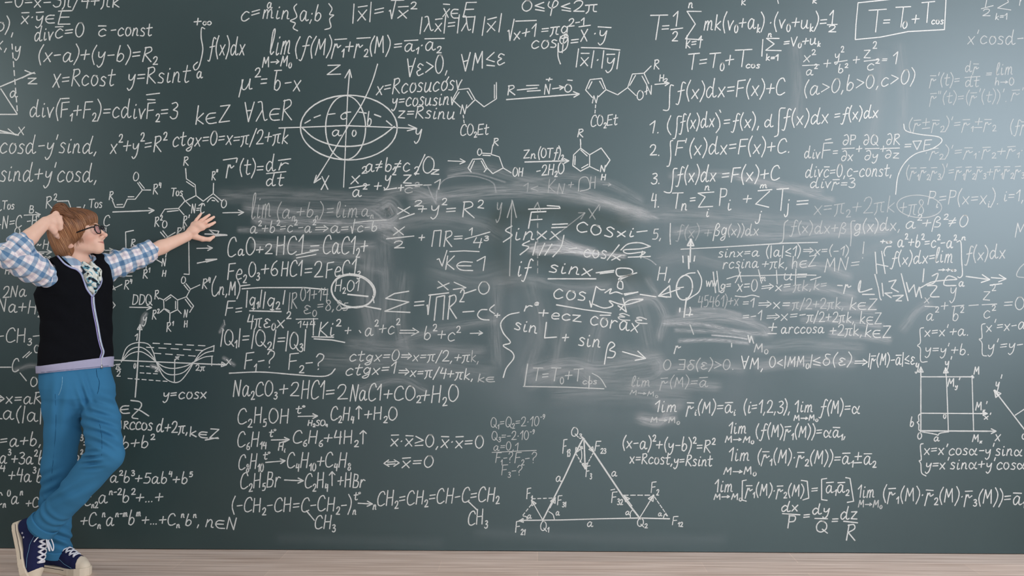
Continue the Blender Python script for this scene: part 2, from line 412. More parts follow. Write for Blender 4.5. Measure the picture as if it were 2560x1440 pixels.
_lay = [0]
def ribbon_mesh(name, strokes, w, a, m, wide=False, label=None):
    V, Fc, ST, UV = [], [], [], []
    for pts, sw, sa in split_corners(strokes):
        ww = (sw or w); aa = (sa if sa is not None else a)
        # resample to board points
        P = [np.asarray(p, float) for p in pts]
        keep = [P[0]]
        for p in P[1:]:
            if np.hypot(*(p - keep[-1])) > 0.4: keep.append(p)
        if len(keep) < 2:
            keep = [keep[0], keep[0] + np.array([1.5, 0.8])]
        P = keep
        if len(P) == 2:
            n = max(2, int(np.hypot(*(P[1] - P[0])) / (14 if not wide else 25)) + 1)
            P = [P[0] + (P[1] - P[0]) * k / n for k in range(n + 1)]
        D = [P[min(i + 1, len(P) - 1)] - P[max(i - 1, 0)] for i in range(len(P))]
        Nn = [np.array([-d[1], d[0]]) / max(1e-6, np.hypot(*d)) for d in D]
        # cap ends
        e0 = D[0] / np.hypot(*D[0]) * ww * .42; e1 = D[-1] / np.hypot(*D[-1]) * ww * .42
        P = [P[0] - e0] + P + [P[-1] + e1]; Nn = [Nn[0]] + Nn + [Nn[-1]]
        _lay[0] += 1
        yo = -0.0007 - (_lay[0] % 900) * 1.2e-6 if not wide else -0.00025 - (_lay[0] % 300) * 1.0e-6
        base = len(V); run = 0.0; n = len(P); ph = RNG.uniform(0, 60)
        for i, (p, nn) in enumerate(zip(P, Nn)):
            if i: run += np.hypot(*(P[i] - P[i - 1]))
            hw = ww * .5 * ((1.0 + RNG.uniform(-.12, .12)) if not wide else 1.0)
            end = i in (0, n - 1)
            for sgn in (-1, 0, 1):
                q = p + nn * sgn * hw * (.75 if end and not wide else 1)
                V.append(U(q[0], q[1], yo))
                ST.append(0.0 if (end) else aa * (RNG.uniform(.92, 1.06) if not wide else 1.0))
                UV.append((ph + run / (ww if wide else 10.0) , float(sgn), ph))
            if i:
                k = base + 3 * i
                Fc += [(k - 3, k - 2, k + 1, k), (k - 2, k - 1, k + 2, k + 1)]
    o = mesh_obj(name, np.array(V), Fc, m, board, smooth=False)
    at = o.data.attributes.new('st', 'FLOAT', 'POINT'); at.data.foreach_set('value', ST)
    at = o.data.attributes.new('uvw', 'FLOAT_VECTOR', 'POINT'); at.data.foreach_set('vector', np.array(UV, 'f').ravel())
    if label: o['label'] = label
    return o

def clusters(parts, gap=42):
    """groups of neighbouring runs: pieces written well apart become pieces of their own"""
    B = []
    for p in parts:
        q = np.concatenate([np.asarray(s[0], float) for s in p]); B.append([q[:, 0].min(), q[:, 1].min(), q[:, 0].max(), q[:, 1].max(), [p]])
    done = False
    while not done:
        done = True
        for i in range(len(B)):
            for j in range(i + 1, len(B)):
                a, b = B[i], B[j]
                if a[0] - gap < b[2] and b[0] - gap < a[2] and a[1] - gap * .6 < b[3] and b[1] - gap * .6 < a[3]:
                    B[i] = [min(a[0], b[0]), min(a[1], b[1]), max(a[2], b[2]), max(a[3], b[3]), a[4] + b[4]]
                    del B[j]; done = False; break
            if not done: break
    return [b[4] for b in sorted(B, key=lambda b: b[0])]
def FO(label, *parts, w=4.6, a=.92, name='chalk_formula'):
    if name == 'chalk_formula':
        for key, nm in (('wiped', 'wiped_formula'), ('faint', 'faint_formula'), ('limit', 'chalk_limit'), ('reaction', 'chalk_reaction'), ('polymer', 'chalk_reaction'), ('chain', 'chalk_reaction'), ('integral', 'chalk_integral'), ('equation', 'chalk_equation'), ('behind', 'hidden_formula'), ('cut', 'hidden_formula')):
            if key in label:
                name = nm; break
    cl = clusters([p for p in parts if p])
    for k, c in enumerate(cl):
        lb = label if len(cl) == 1 else label + (', left piece' if k == 0 else ', right piece' if k == len(cl) - 1 else ', middle piece')
        ribbon_mesh(name, [(q, (sw or w) * .88, sa) for p in c for q, sw, sa in p], w, a, M_CHALK, label=lb)
def DG(label, *parts, w=4.6, a=.92):
    return FO(label, *parts, w=w, a=a, name='chalk_diagram')
def SM(label, strokes, a=.25, m=None, name='chalk_smudge'):
    """wiped streaks: (points, width, strength), each a piece of its own"""
    for p, w_, k in strokes:
        ribbon_mesh(name, [([tuple(q) for q in (smooth_pts(p, 8) if len(p) > 2 else p)], w_, a * k * (1.7 if m is None else 1))], 30, a, m or M_DUST, wide=True, label=label)
# ------------------------------------------------------------------ everything written on the board (photo pixels -> board points)
# top left
FO('cut-off chalk line ending in 3π/4+πk at top left', T('=0=x=3π/4+πk', 11, 302, 18, 34))
FO('chalk formula x·y∈E with overbars', T('`x·`y∈', 52, 140, 59, 32, 57), T('E', 143, 180, 61, 33), L((146, 28), (178, 27)))
FO('chalk formula div c = 0', T('div', 85, 134, 102, 34, 99), T('`c=0', 136, 213, 96, 34, 92))
FO('chalk note c - const', T('`c', 244, 268, 90, 30), T('-const', 276, 382, 90, 32))
FO('chalk formula (x-a)+(y-b)=R2', T('(x-a)+(y-b)=R_2', 93, 396, 155, 38, 153, slant=.1))
FO('chalk formula x=Rcost', T('x', 131, 154, 217, 56), T('=Rcost', 154, 288, 216, 40, 214))
FO('chalk formula y=Rsint', T('y=Rsint', 318, 476, 210, 42, 205))
FO('chalk formula div(F1+F2)=cdivF2=3', T('div(`F_1+F_2)=cdiv`F_2=3', 73, 446, 293, 40, 297), L((366, 237), (399, 233)))
FO('chalk integral of f(x)dx from a to +∞', T('+∞', 484, 532, 66, 28), S((512, 72), (504, 70), (503, 95), (507, 125), (498, 165), (488, 175), (484, 165), (494, 155)), T('a', 491, 508, 196, 26), T('f(x)dx', 520, 614, 140, 42, 136))
FO('chalk formula c=min{a,b}', T('c=', 601, 655, 55, 36, 45), T('min', 655, 727, 47, 36), S((742, 10), (735, 20), (742, 42), (726, 52), (738, 58), (733, 70), (744, 77)), T('a;b', 748, 806, 52, 38), S((822, 9), (830, 22), (824, 36), (834, 38), (824, 48), (827, 68), (812, 74)), T('a', 667, 682, 20, 22))
FO('chalk formula |x|=√x2', T('|`x|=', 879, 966, 53, 40, 44), T('√', 972, 990, 47, 42), L((978, 1), (1010, 0)), T('`x^2', 993, 1043, 46, 34))
FO('chalk formula x∈E', T('`x∈', 1106, 1150, 42, 38, 46), T('E', 1156, 1191, 42, 38))
FO('chalk formula |λx|=|λ||x|', T('|λ`x|=|λ|', 1048, 1190, 80, 36, 76), T('|`x|', 1203, 1258, 83, 38, 74))
FO('chalk limit formula with f(M) and a1·a2 along the top', T('lim', 672, 728, 138, 56, 133, slant=.1), T('M→M_0', 655, 730, 168, 26, 164), T('(f(M)', 735, 830, 138, 42, 136, slant=.12), T('ŕ_1+ŕ_2(M)', 830, 978, 134, 40, 132), T('=a_1·a_2', 984, 1105, 129, 32, 125), L((837, 99), (867, 97)), L((892, 96), (926, 94)), L((1011, 102), (1045, 100)), L((1062, 97), (1111, 96)))
FO('chalk formula μ2=b-x', T('μ^2', 600, 652, 226, 44, 222), T('=', 650, 670, 224, 44), T('`b', 683, 705, 226, 42), T('-x', 710, 755, 228, 44))
FO('chalk formula for all ε>0', T('∀ε>0,', 1015, 1124, 192, 44, 180))
FO('chalk formula for all M≤ε', T('∀M≤ε', 1153, 1266, 180, 44, 160))
FO('chalk formula x=Rcosu cosv', T('x=Rcosucosv', 940, 1156, 237, 38, 224, slant=.12), L((1122, 192), (1114, 205)))
FO('chalk formula y=cosu sinv', T('y=cosusinv', 979, 1140, 266, 32, 262, slant=.1))
FO('chalk formula z=Rsinu', T('z=Rsinu', 994, 1139, 294, 30, 298, slant=.1))
FO('chalk note k∈Z', T('k∈Z', 486, 578, 312, 44, 305))
FO('chalk note for all λ∈R', T('∀λ∈R', 610, 734, 304, 48, 300, slant=.05))
DG('chalk drawing of a sphere with x, y and z axes', T('Z', 815, 857, 187, 24), L((877, 468) if 0 else (859, 468), (866, 315), (869, 240), (874, 178)), L((862, 195), (874, 174), (879, 194)),
   S((944, 160), (930, 205), (905, 260), (870, 316), (830, 385), (786, 456)), L((791, 438), (785, 457), (802, 446)), L((697, 320), (760, 318), (860, 314), (940, 317), (1040, 321)), L((1021, 312), (1042, 321), (1018, 327)),
   EL(872, 319, 121, 81, w=5.5), EL(864, 319, 50, 80, w=5), S((756, 320), (785, 345), (825, 361), (868, 366), (915, 360), (955, 340), (986, 316), w=5.5),
   L((762, 308), (776, 300), w=5), L((785, 294), (801, 288)), L((820, 286), (838, 284)), L((863, 281), (877, 280)), L((897, 280), (916, 283)), L((936, 286), (952, 292), w=5.5), L((966, 302), (980, 314), w=5.5),
   T('c', 850, 870, 298, 26), T('a', 829, 856, 340, 24), T('o', 879, 892, 341, 24), T('b', 917, 931, 315, 32), T('y', 1036, 1056, 345, 36), T('x', 802, 826, 473, 54))
# top middle chemistry
DG('chalk pyrrole ring with side chain and CO2Et below', L((1151, 268), (1131, 249), (1145, 224), (1172, 221), (1188, 249), (1167, 270)), L((1136, 248), (1148, 230)), L((1168, 228), (1181, 249)), L((1188, 249), (1210, 267), (1241, 247), (1241, 206)), L((1236, 212), (1236, 246)), T('N', 1150, 1168, 284, 24), DA(1158, 288, 1161, 312, 2), T('CO_2Et', 1150, 1223, 339, 27, 336), w=4.2)
DG('chalk R triple bond N to O above a long arrow', T('R', 1268, 1291, 238, 25), L((1293, 225), (1343, 220)), L((1316, 214), (1347, 213)), L((1318, 228), (1351, 226)), T('N', 1360, 1379, 236, 26), T('+', 1364, 1383, 204, 14), AR(1381, 222, 1409, 218, 10), T('O', 1411, 1432, 230, 18), L((1419, 200), (1431, 201)), AR(1266, 249, 1448, 235, 14, w=5))
DG('chalk pyrrole ring chained to an oxazole ring', L((1481, 244), (1464, 225), (1475, 199), (1504, 196), (1515, 224), (1496, 242)), L((1471, 222), (1480, 204)), L((1499, 203), (1509, 222)), T('N', 1480, 1496, 258, 18), L((1515, 224), (1544, 237), (1569, 219), (1581, 185), (1610, 183), (1622, 209)), L((1574, 214), (1589, 188)), L((1605, 190), (1617, 212)), L((1569, 219), (1590, 239)), T('O', 1591, 1610, 250, 22), L((1612, 230), (1619, 226)), T('N', 1615, 1634, 236, 24, slant=-.1), L((1610, 183), (1628, 165)), T('R', 1634, 1650, 173, 24), T('H', 1648, 1662, 203, 17), T('2', 1660, 1670, 206, 10), AR(1637, 211, 1673, 208, 11), DA(1489, 262, 1487, 288, 2), T('CO_2Et', 1476, 1545, 316, 27, 312), w=4.2)
FO('chalk formula 0≤φ≤2π', T('0≤φ≤2π', 1302, 1498, 27, 27, 30))
FO('chalk formula √(x+1)=πg', T('√', 1268, 1285, 101, 46), L((1289, 53), (1341, 51)), T('x+1', 1284, 1343, 100, 32, 90), T('=πg', 1352, 1424, 88, 30, 84), T('2-1', 1420, 1464, 66, 18, 62))
FO('chalk formula cos φ equal to x·y over |x||y|', T('cosφ=', 1327, 1450, 122, 32, 116, slant=.08), S((1410, 95), (1420, 96), (1416, 120), (1398, 130), (1396, 108), (1395, 140), (1401, 160)), T('x', 1451, 1473, 104, 50), L((1447, 67), (1476, 63)), T('·y', 1482, 1520, 98, 36), L((1495, 67), (1528, 69)), L((1453, 119), (1500, 120), (1550, 125), w=5), T('|`x|·|`y|', 1438, 1552, 163, 36, 168))
FO('chalk formula T=½Σ mk(v0+ak)·(v0+uk)=½', T('T', 1621, 1666, 98, 60), T('=', 1653, 1676, 84, 34), T('1', 1680, 1698, 66, 36), L((1677, 74), (1707, 70)), T('2', 1679, 1696, 103, 24), T('Σ', 1711, 1760, 101, 74), T('n', 1720, 1734, 20, 20), T('k=1', 1713, 1754, 121, 30, 119), T('mk(v_0+a_k)', 1758, 1914, 76, 38, 72), T('·(v_0+u_k)=', 1922, 2070, 72, 36, 70), T('1', 2072, 2086, 60, 34), L((2068, 62), (2093, 61)), T('2', 2070, 2092, 80, 16))
FO('chalk formula T=T0+Tcos without a box', T('T=T_0+', 1718, 1838, 174, 38, 166), T('T', 1836, 1880, 168, 44), T('cos', 1864, 1901, 170, 14))
FO('small chalk sum Σ=V0+uk', T('|', 1903, 1910, 136, 36), T('Σ', 1912, 1956, 128, 32), T('n', 1919, 1931, 92, 13), T('k=1', 1914, 1948, 151, 15), T('=V_0+u_k', 1958, 2052, 118, 24, 110))
FO('boxed chalk formula T=T0+Tcos', L((2145, 7), (2140, 60), (2138, 99), (2200, 93), (2270, 79), (2361, 74), (2365, -4)), L((2145, 7), (2230, -2)), T('T', 2170, 2216, 80, 60), T('=', 2206, 2228, 68, 34), T('T', 2236, 2275, 69, 52), T('0', 2255, 2269, 71, 17), T('+', 2278, 2301, 62, 34), T('T', 2303, 2337, 56, 50), T('cos', 2328, 2360, 60, 16), w=4.4)
FO('chalk ellipsoid equation x2/a2+y2/b2+z2/c2=1 at upper right', T('x^2', 2008, 2040, 155, 26), L((2006, 164), (2048, 162)), T('a^2', 2014, 2044, 187, 22), T('+', 2058, 2080, 172, 30), T('y^2', 2086, 2110, 150, 28), L((2086, 156), (2118, 151)), T('b^2', 2094, 2120, 183, 20), T('+', 2132, 2152, 162, 28), T('z^2', 2158, 2192, 145, 34), L((2160, 153), (2197, 149)), T('c^2', 2166, 2199, 175, 24), T('=', 2204, 2220, 157, 18), T('1', 2230, 2246, 160, 32), w=4.2, a=.8)
FO('chalk formula (a>0, b>0, c>0)', T('(a>0,b>0,c>0)', 2008, 2290, 240, 34, 207, slant=.08), w=4.4, a=.8)
FO('chalk integral of f(x)dx = F(x)+C in the fourth row', S((1684, 214), (1676, 214), (1674, 240), (1673, 268), (1668, 276), (1658, 275)), T('f(x)dx=F(x)+C', 1690, 1965, 248, 40, 236))
FO('cut-off chalk subscripts k at the top edge', T('k', 1852, 1866, 13, 18), T('k', 2030, 2044, 8, 16), L((1944, 0), (1946, 9)), w=4)
FO('chalk item 1, derivative of an integral', T('1.', 1621, 1652, 333, 32), S((1677, 289), (1669, 310), (1670, 325), (1677, 337)), S((1704, 291), (1694, 293), (1692, 320), (1688, 344), (1682, 347)), T('f(x)dx', 1698, 1788, 324, 34, 316), S((1789, 282), (1798, 300), (1799, 318), (1790, 332)), L((1799, 275), (1802, 281)), T('=f(x),', 1808, 1902, 320, 34, 318), T('d', 1910, 1936, 318, 28), S((1963, 270), (1950, 273), (1947, 300), (1945, 335), (1936, 342)), T('f(x)dx', 1955, 2074, 314, 36, 308), T('=f(x)dx', 2085, 2197, 303, 30, 293))
FO("chalk item 2, integral of F'(x)dx", T('2.', 1624, 1652, 389, 26), S((1682, 351), (1676, 356), (1677, 390), (1673, 413), (1667, 416)), T("F'(x)dx=F(x)+C.", 1687, 1978, 388, 38, 382))
FO('chalk item 3, integral of f(x)dx', T('3.', 1627, 1652, 460, 28), S((1693, 421), (1684, 424), (1682, 450), (1678, 478), (1670, 482), (1660, 479)), T('f(x)dx', 1690, 1792, 456, 36, 452), T('=F(x)+C', 1803, 1952, 456, 36, 450))
FO('chalk item 4, Tn as two sums', T('4.', 1627, 1650, 518, 33), T('T', 1678, 1706, 522, 40), T('n', 1702, 1720, 526, 26), T('=', 1724, 1742, 512, 28), L((1785, 480), (1745, 483), (1763, 492), (1746, 518), (1782, 516)), T('n', 1761, 1776, 475, 18), T('i', 1764, 1774, 542, 22), T('P', 1797, 1820, 514, 42), T('i', 1817, 1831, 526, 30), T('+', 1856, 1882, 510, 32), L((1895, 477), (1930, 474)), L((1924, 478), (1889, 510), (1922, 518)), T('m', 1899, 1920, 470, 14), T('j', 1892, 1906, 550, 26), T('T', 1939, 1970, 528, 58), T('j', 1964, 1976, 530, 36), T('=', 1990, 2030, 522, 34), a=.85)
# upper right, in the glare
FO('faint chalk x = π/2 + 2πk', T('x=', 2034, 2085, 536, 36), T('π_2+2πk', 2085, 2240, 536, 38, 530), w=4, a=.38)
FO('chalk ellipse around +π/8', EL(2298, 516, 56, 28, rot=4), T('+π8', 2248, 2312, 536, 38), w=3.6, a=.5)
FO('chalk formula Pi=P(x=xi), i=1', T('P_i=P(x=x_i).', 2318, 2500, 512, 34, 510, slant=.08), T('i=1,', 2508, 2562, 503, 28), w=4, a=.6)
FO('chalk partial derivatives of div F', T('div', 2010, 2052, 396, 26), T('F', 2053, 2082, 395, 38), L((2063, 350), (2078, 347)), T('=', 2081, 2097, 392, 26), T('∂P', 2106, 2142, 362, 26), L((2105, 372), (2136, 370)), T('∂x', 2102, 2134, 402, 26), T('+', 2140, 2158, 383, 24), T('∂Q', 2158, 2197, 362, 26), L((2163, 372), (2198, 371)), T('∂y', 2160, 2197, 400, 24), T('+', 2200, 2217, 383, 24), T('∂R', 2215, 2252, 362, 28), L((2212, 371), (2249, 370)), T('∂z', 2212, 2250, 395, 22), T('=∇F', 2260, 2330, 375, 24), w=4.2, a=.75)
FO('chalk formula div c=0, c-const', T('div`c=0,c-const,', 2012, 2232, 443, 30, 440, slant=.08), w=4.2, a=.8)
FO('chalk formula div r=3', T('div`ŕ=3', 2024, 2140, 469, 24, 470, slant=.06), w=4.2, a=.75)
FO('faint chalk derivative formula dr/dt as a limit', T("`ŕ'(t)=", 2324, 2402, 213, 28), T('d`ŕ', 2412, 2448, 180, 24), L((2412, 194), (2450, 191)), T('dt', 2412, 2449, 217, 24), T('=', 2464, 2482, 194, 20), T('lim', 2488, 2534, 187, 30), T('h→0', 2486, 2537, 213, 18), w=3.8, a=.5)
FO('faint chalk second derivative of r(t)', T("`ŕ\"(t)=(`ŕ'(t))'.", 2324, 2520, 258, 28, 254), T('`ŕ"', 2528, 2565, 246, 24), w=3.8, a=.42)
FO('chalk fraction one half sum at the top right corner', L((2468, -6), (2463, 18)), L((2453, 22), (2483, 14)), T('2', 2455, 2478, 40, 18), L((2518, -4), (2521, 5), (2494, 20), (2527, 25)), T('k=1', 2487, 2520, 49, 16), T('r', 2547, 2562, 14, 28), w=3.8, a=.6)
FO("chalk formula x'cos d at the right edge", T("x'cosd-", 2418, 2562, 110, 32, 112), w=4, a=.55)
FO("faint chalk rule (r1±r2)'", T("(`ŕ±`ŕ_2)'=`ŕ_1±`ŕ_2", 2270, 2492, 325, 28, 322), T('(f`ŕ', 2524, 2568, 330, 30), w=3.8, a=.5)
DG('large chalk brace curling round the faint formulas', S((2259, 310), (2265, 327), (2300, 336), (2345, 342), (2354, 354), (2330, 372), (2290, 384), (2262, 407), (2245, 440), (2239, 486)), w=4.4, a=.8)
FO("faint chalk product rule (r1·r2)'", T("·`ŕ_2)'=`ŕ_1·`ŕ_2+`ŕ_1·", 2312, 2562, 394, 26, 388), w=3.8, a=.5)
FO("faint chalk product rule of three r", T("(`ŕ_1`ŕ_2`ŕ_3)'=`ŕ_1`ŕ_2`ŕ_3+`ŕ_1`ŕ_2`ŕ_3", 2264, 2562, 444, 28, 440), w=3.8, a=.5)
# left column
DG('cut-off chalk triangle with dashed height and axes at the left edge', L((0, 217), (86, 181), w=5), L((62, 176), (77, 182), (88, 184)), L((55, 195), (78, 182)), L((2, 222), (43, 285), w=5), L((-2, 286), (43, 286), w=5), DA(30, 110, 44, 286, 8), T('y', 36, 54, 138, 34), T('a', 24, 46, 243, 26), T('z', 68, 98, 210, 24), L((-2, 326), (46, 338), w=6), L((20, 322), (40, 338)), T('x', 44, 64, 337, 34), L((-2, 332), (30, 334)), T("x,'", -14, 34, 124, 36), T('o)', -8, 26, 78, 34))
FO("chalk formula ending cosd - y'sind in the left column", T("cosd-y'sind,", -2, 246, 384, 40, 382, slant=.1))
FO('chalk circle equation x2+y2=R2', T('x^2+y^2=R^2', 275, 418, 384, 40, 378))
FO('chalk formula ctgx=0', T('ctgx=0=x=π/2+πk', 430, 722, 366, 36, 358, slant=.1))
FO("chalk formula sind + y'cosd in the left column", T("sind+y'cosd,", -2, 246, 453, 42, 455, slant=.1))
FO('chalk formula r(t)=dr/dt beside the sphere', T("ŕ'(t)=", 566, 662, 434, 36, 438), L((558, 400), (592, 395)), T('d', 664, 692, 428, 38), T('r', 694, 724, 425, 30), L((696, 401), (727, 397)), L((666, 434), (715, 429)), T('dt', 664, 710, 464, 28))
DG('chalk enone chain with R and R4 above an arrow', T('R', 272, 285, 500, 22), L((281, 501), (288, 518), (309, 518), (318, 498), (338, 498), (356, 475), (377, 475)), L((292, 512), (307, 511)), L((320, 492), (335, 492)), L((356, 475), (344, 457)), L((361, 471), (348, 455)), T('O', 332, 348, 452, 22), T('R^4', 382, 403, 485, 24), AR(282, 530, 385, 526, 13, w=5), w=4.2)
DG('chalk structure with Tos, N=C and a dashed arc', T('R', 458, 473, 414, 22), L((464, 421), (466, 447), (488, 462), (490, 489), (461, 504), (446, 521), (412, 523), (401, 540)), L((466, 454), (485, 467)), L((418, 529), (446, 526)), L((446, 521), (460, 537)), L((463, 502), (476, 515)), L((455, 490), (463, 503)), T('Tos', 427, 458, 490, 20), T('N=C', 478, 512, 533, 22), L((497, 514), (506, 508)), L((490, 489), (508, 503), (533, 484), (554, 502)), S((518, 505), (526, 496), (534, 494), (546, 505)), L((530, 501), (537, 502)), L((534, 458), (533, 484)), T('R"', 529, 546, 450, 22), T('O', 552, 568, 519, 20), T("R^2", 386, 406, 567, 24), T("R'", 457, 474, 565, 24), AR(557, 532, 609, 531, 13), w=4.2)
DG('chalk bracketed structure partly behind the arm', L((334, 576), (314, 580), (315, 622)), T('R', 327, 340, 616, 18), T('O', 405, 419, 570, 18), L((419, 592), (407, 577)), L((413, 594), (401, 580)), L((418, 593), (438, 581)), T('R^4', 441, 462, 590, 22), L((418, 593), (414, 603)), L((370, 600), (362, 611)), T('N', 404, 416, 665, 18), T('H', 405, 416, 691, 16), L((417, 630), (414, 643)), L((384, 645), (405, 657)), L((367, 655), (365, 672)), T('R^1', 357, 375, 696, 22), L((313, 676), (313, 690), (330, 690)), L((472, 604), (473, 686), (460, 685)), T('R^4', 310, 330, 723, 22), L((283, 722), (305, 711)), L((276, 703), (288, 725)), L((276, 712), (283, 724)), L((276, 748), (288, 763), (276, 778)), L((276, 756), (282, 763)), w=4.2)
DG('short chalk arrows beside the hand', AR(492, 621, 531, 620, 12), L((493, 658), (541, 648), w=5), L((514, 649), (542, 648), (516, 655), w=5), L((512, 585), (546, 586), (566, 587), w=5), L((523, 575), (547, 578), (542, 590), (526, 577)), L((536, 590), (568, 588)), w=4.4)
DG('chalk indole ring with DDQ arrow', T('DDQ', 330, 382, 761, 24), AR(324, 768, 379, 769, 12), L((427, 737), (444, 750), (444, 774), (425, 783), (410, 772), (409, 750), (427, 737)), L((414, 752), (427, 743)), L((439, 753), (439, 772)), L((413, 772), (424, 778)), L((444, 750), (466, 742), (484, 765), (474, 781)), L((463, 748), (478, 768)), L((444, 774), (453, 784)), T('N', 459, 470, 793, 20), T('H', 460, 470, 818, 17), L((425, 783), (424, 805)), T('R^1', 416, 434, 829, 22), T('R^2', 380, 398, 798, 22), L((400, 781), (410, 772)), T('R', 386, 399, 748, 22), L((398, 745), (409, 750)), L((466, 742), (476, 723), (500, 712)), L((476, 723), (465, 709)), L((471, 726), (460, 712)), T('O', 452, 465, 708, 18), T('R^4', 505, 526, 722, 24), w=4.2)
DG('chalk plot of y=cosx with three curves', S((338, 993), (343, 930), (350, 818), w=5.5), AR(349, 830, 350, 812, 12, fill=True), L((280, 900), (400, 905), (565, 912), w=5), AR(545, 910, 566, 912, 12, fill=True),
   S((303, 905), (316, 870), (340, 857), (370, 860), (383, 880), (390, 904), (408, 940), (430, 955), (450, 953), (470, 930), (485, 905), (505, 878), (536, 864)), S((304, 902), (325, 875), (350, 868), (372, 880), (390, 904), (410, 930), (432, 937), (460, 930), (485, 905), (510, 884), (534, 877)), S((306, 902), (325, 885), (350, 879), (370, 888), (390, 904), (410, 917), (435, 921), (465, 915), (485, 905), (510, 893), (532, 890)), L((535, 866), (534, 879)), L((530, 890), (529, 914)),
   DA(382, 858, 524, 865, 5), DA(366, 868, 520, 877, 5), DA(385, 883, 500, 891, 4), DA(350, 915, 395, 918, 3), DA(350, 932, 400, 935, 3), DA(320, 946, 425, 954, 6), L((437, 898), (436, 955)), T('1', 336, 346, 851, 16), T('y', 356, 368, 806, 24), T('x', 565, 581, 912, 24), T('-π', 279, 302, 920, 14), L((290, 923), (302, 923)), T('2', 291, 302, 941, 14), T('0', 334, 340, 921, 12), T('π', 438, 449, 898, 10), T('2π', 489, 513, 926, 14), T('2', 387, 395, 929, 10), w=4)
FO('chalk caption y=cosx', T('y=cosx', 407, 519, 997, 26, 996))
DG('chalk reaction scheme behind the raised arm', T('Tos', 5, 37, 523, 20), L((-2, 528), (4, 524)), T('B', 72, 86, 532, 18), AR(60, 538, 101, 536, 12), T("-H'", 67, 100, 564, 24), T('N=C', 5, 56, 572, 30, 568), L((-3, 560), (2, 562)), T('O', 36, 52, 587, 18), T('~H', 91, 124, 622, 22), AR(83, 630, 129, 630, 12), T('Tos-', 97, 138, 652, 18), T('R^2', 114, 142, 521, 30), L((143, 503), (171, 502), (178, 522)), L((192, 518), (202, 518)), L((212, 512), (209, 520)), T('Tos', 222, 257, 519, 22), T('C', 258, 276, 564, 26), T('H', 260, 266, 583, 14), L((252, 606), (262, 626)), AR(264, 626, 284, 625, 10), L((-2, 612), (10, 622)), L((10, 672), (17, 660)), L((88, 608), (80, 622)), T('H', 12, 26, 685, 18), w=4.2)
FO('chalk formula ending 2Na', T('2Na', 6, 68, 745, 28, 740))
FO('chalk formula ending Na+H2', T('Na+H_2', -6, 106, 778, 32, 786))
DG('chalk formula CH3 and COO structure at the left edge', T('-CH_3-', -8, 102, 856, 34, 855), T('O', 85, 102, 882, 18), L((57, 894), (74, 879)), L((65, 894), (79, 881)), T('C', 29, 49, 930, 32), L((-2, 918), (28, 918)), L((50, 932), (66, 952)), T('O-', 75, 110, 966, 24), w=4.4)
FO('chalk formula ⇒x=arc cut by the man', T('⇒x=aR', -20, 108, 1009, 28, 1010))
FO('chalk formula a(|a| cut by the man', T('a(|a|', 6, 110, 1048, 34, 1056, slant=.05), L((-2, 1046), (5, 1047)))
FO('chalk formula arccos d+2π, k∈Z beside the trousers', T('∈', 299, 328, 1034, 32), S((327, 1001), (350, 1005), (352, 1018), (330, 1042), (345, 1047)), S((336, 1022), (350, 1026), (372, 1040)), T('RCCOS', 309, 382, 1072, 18, 1076), T('d+2π,', 390, 472, 1080, 28, 1084, slant=.1), T('k∈Z', 472, 550, 1090, 24, 1098, slant=.05), L((302, 1052), (303, 1070)), L((513, 1100), (545, 1094)), w=5)
FO('chalk formula =a+b, upper left of the legs', T('=a+b,', 0, 107, 1116, 30, 1114))
FO('chalk formula cube ending b+b2 around the knees', T(')^3=', 188, 226, 1122, 30), T('b+b^2', 302, 388, 1122, 28, 1118, slant=.05))
FO('chalk formula a3+3a2b behind the leg', T('a^3+3a^2b', -2, 112, 1158, 30, 1162), T('b^2-', 186, 220, 1152, 24))
FO('chalk formula +4a3b behind the leg', T('^4', -2, 14, 1200, 32), T('+4a^3b', 20, 108, 1202, 32, 1206))
FO('chalk formula a2b3+5ab4+b5', T('a^2b^3+5ab^4+b^5', 274, 482, 1206, 26, 1210))
FO('chalk binomial terms Cn an with +C at the left edge', T('C_n^0a^n', -14, 58, 1264, 30, 1258), T('+C', 64, 98, 1268, 24))
FO('chalk binomial terms with a(n-2)b2 beside the shin', T('C_{n2}', 210, 246, 1264, 28), T('a^{n-2}b^2+…+', 245, 411, 1258, 30, 1256))
FO('chalk binomial formula ending n∈N', T('+C_n^na^{n-m}b^m', 200, 352, 1316, 32, 1312), T('+…+C_n^nb^n,', 354, 502, 1312, 28, 1314), T('n∈N', 512, 594, 1316, 32, 1326))
# centre left
FO('half-wiped chalk limit of (an+bn)', T('lim', 626, 680, 547, 58, 544, slant=.05), T('(a_n+b_n)', 690, 812, 545, 34, 542, slant=.08), T('=lim', 815, 898, 543, 36, 543), T('a_n', 902, 936, 540, 28), w=4, a=.5)
FO('half-wiped chalk a2+b2=c2-a2 with square root', T('a^2+b^2=c^2-a^2', 624, 790, 583, 26, 580), T('⇒a=', 788, 876, 582, 26), T('√', 876, 888, 584, 30), L((884, 557), (925, 552), (966, 550)), T('c-b', 892, 946, 580, 24, 578), w=4.2, a=.72)
FO('chalk reaction CaO+2HCl=CaCl2', T('C', 567, 592, 642, 50), T('a', 594, 612, 639, 26), T('O', 613, 640, 637, 46), T('+2', 640, 683, 635, 26), T('HC1', 689, 762, 638, 46, 634), T('=', 772, 802, 640, 44), T('CaC1_2+', 806, 922, 634, 44, 634), L((740, 638), (796, 625)), L((741, 645), (790, 636)))
FO('chalk reaction Fe2O3+6HCl=2FeCl3', T('Fe_2', 568, 618, 698, 42), T('O_3', 620, 650, 692, 38), T('+6', 652, 698, 690, 36), T('HC1', 702, 758, 690, 38), T('=2', 760, 810, 694, 38), T('FeC1_3', 814, 902, 694, 40, 688))
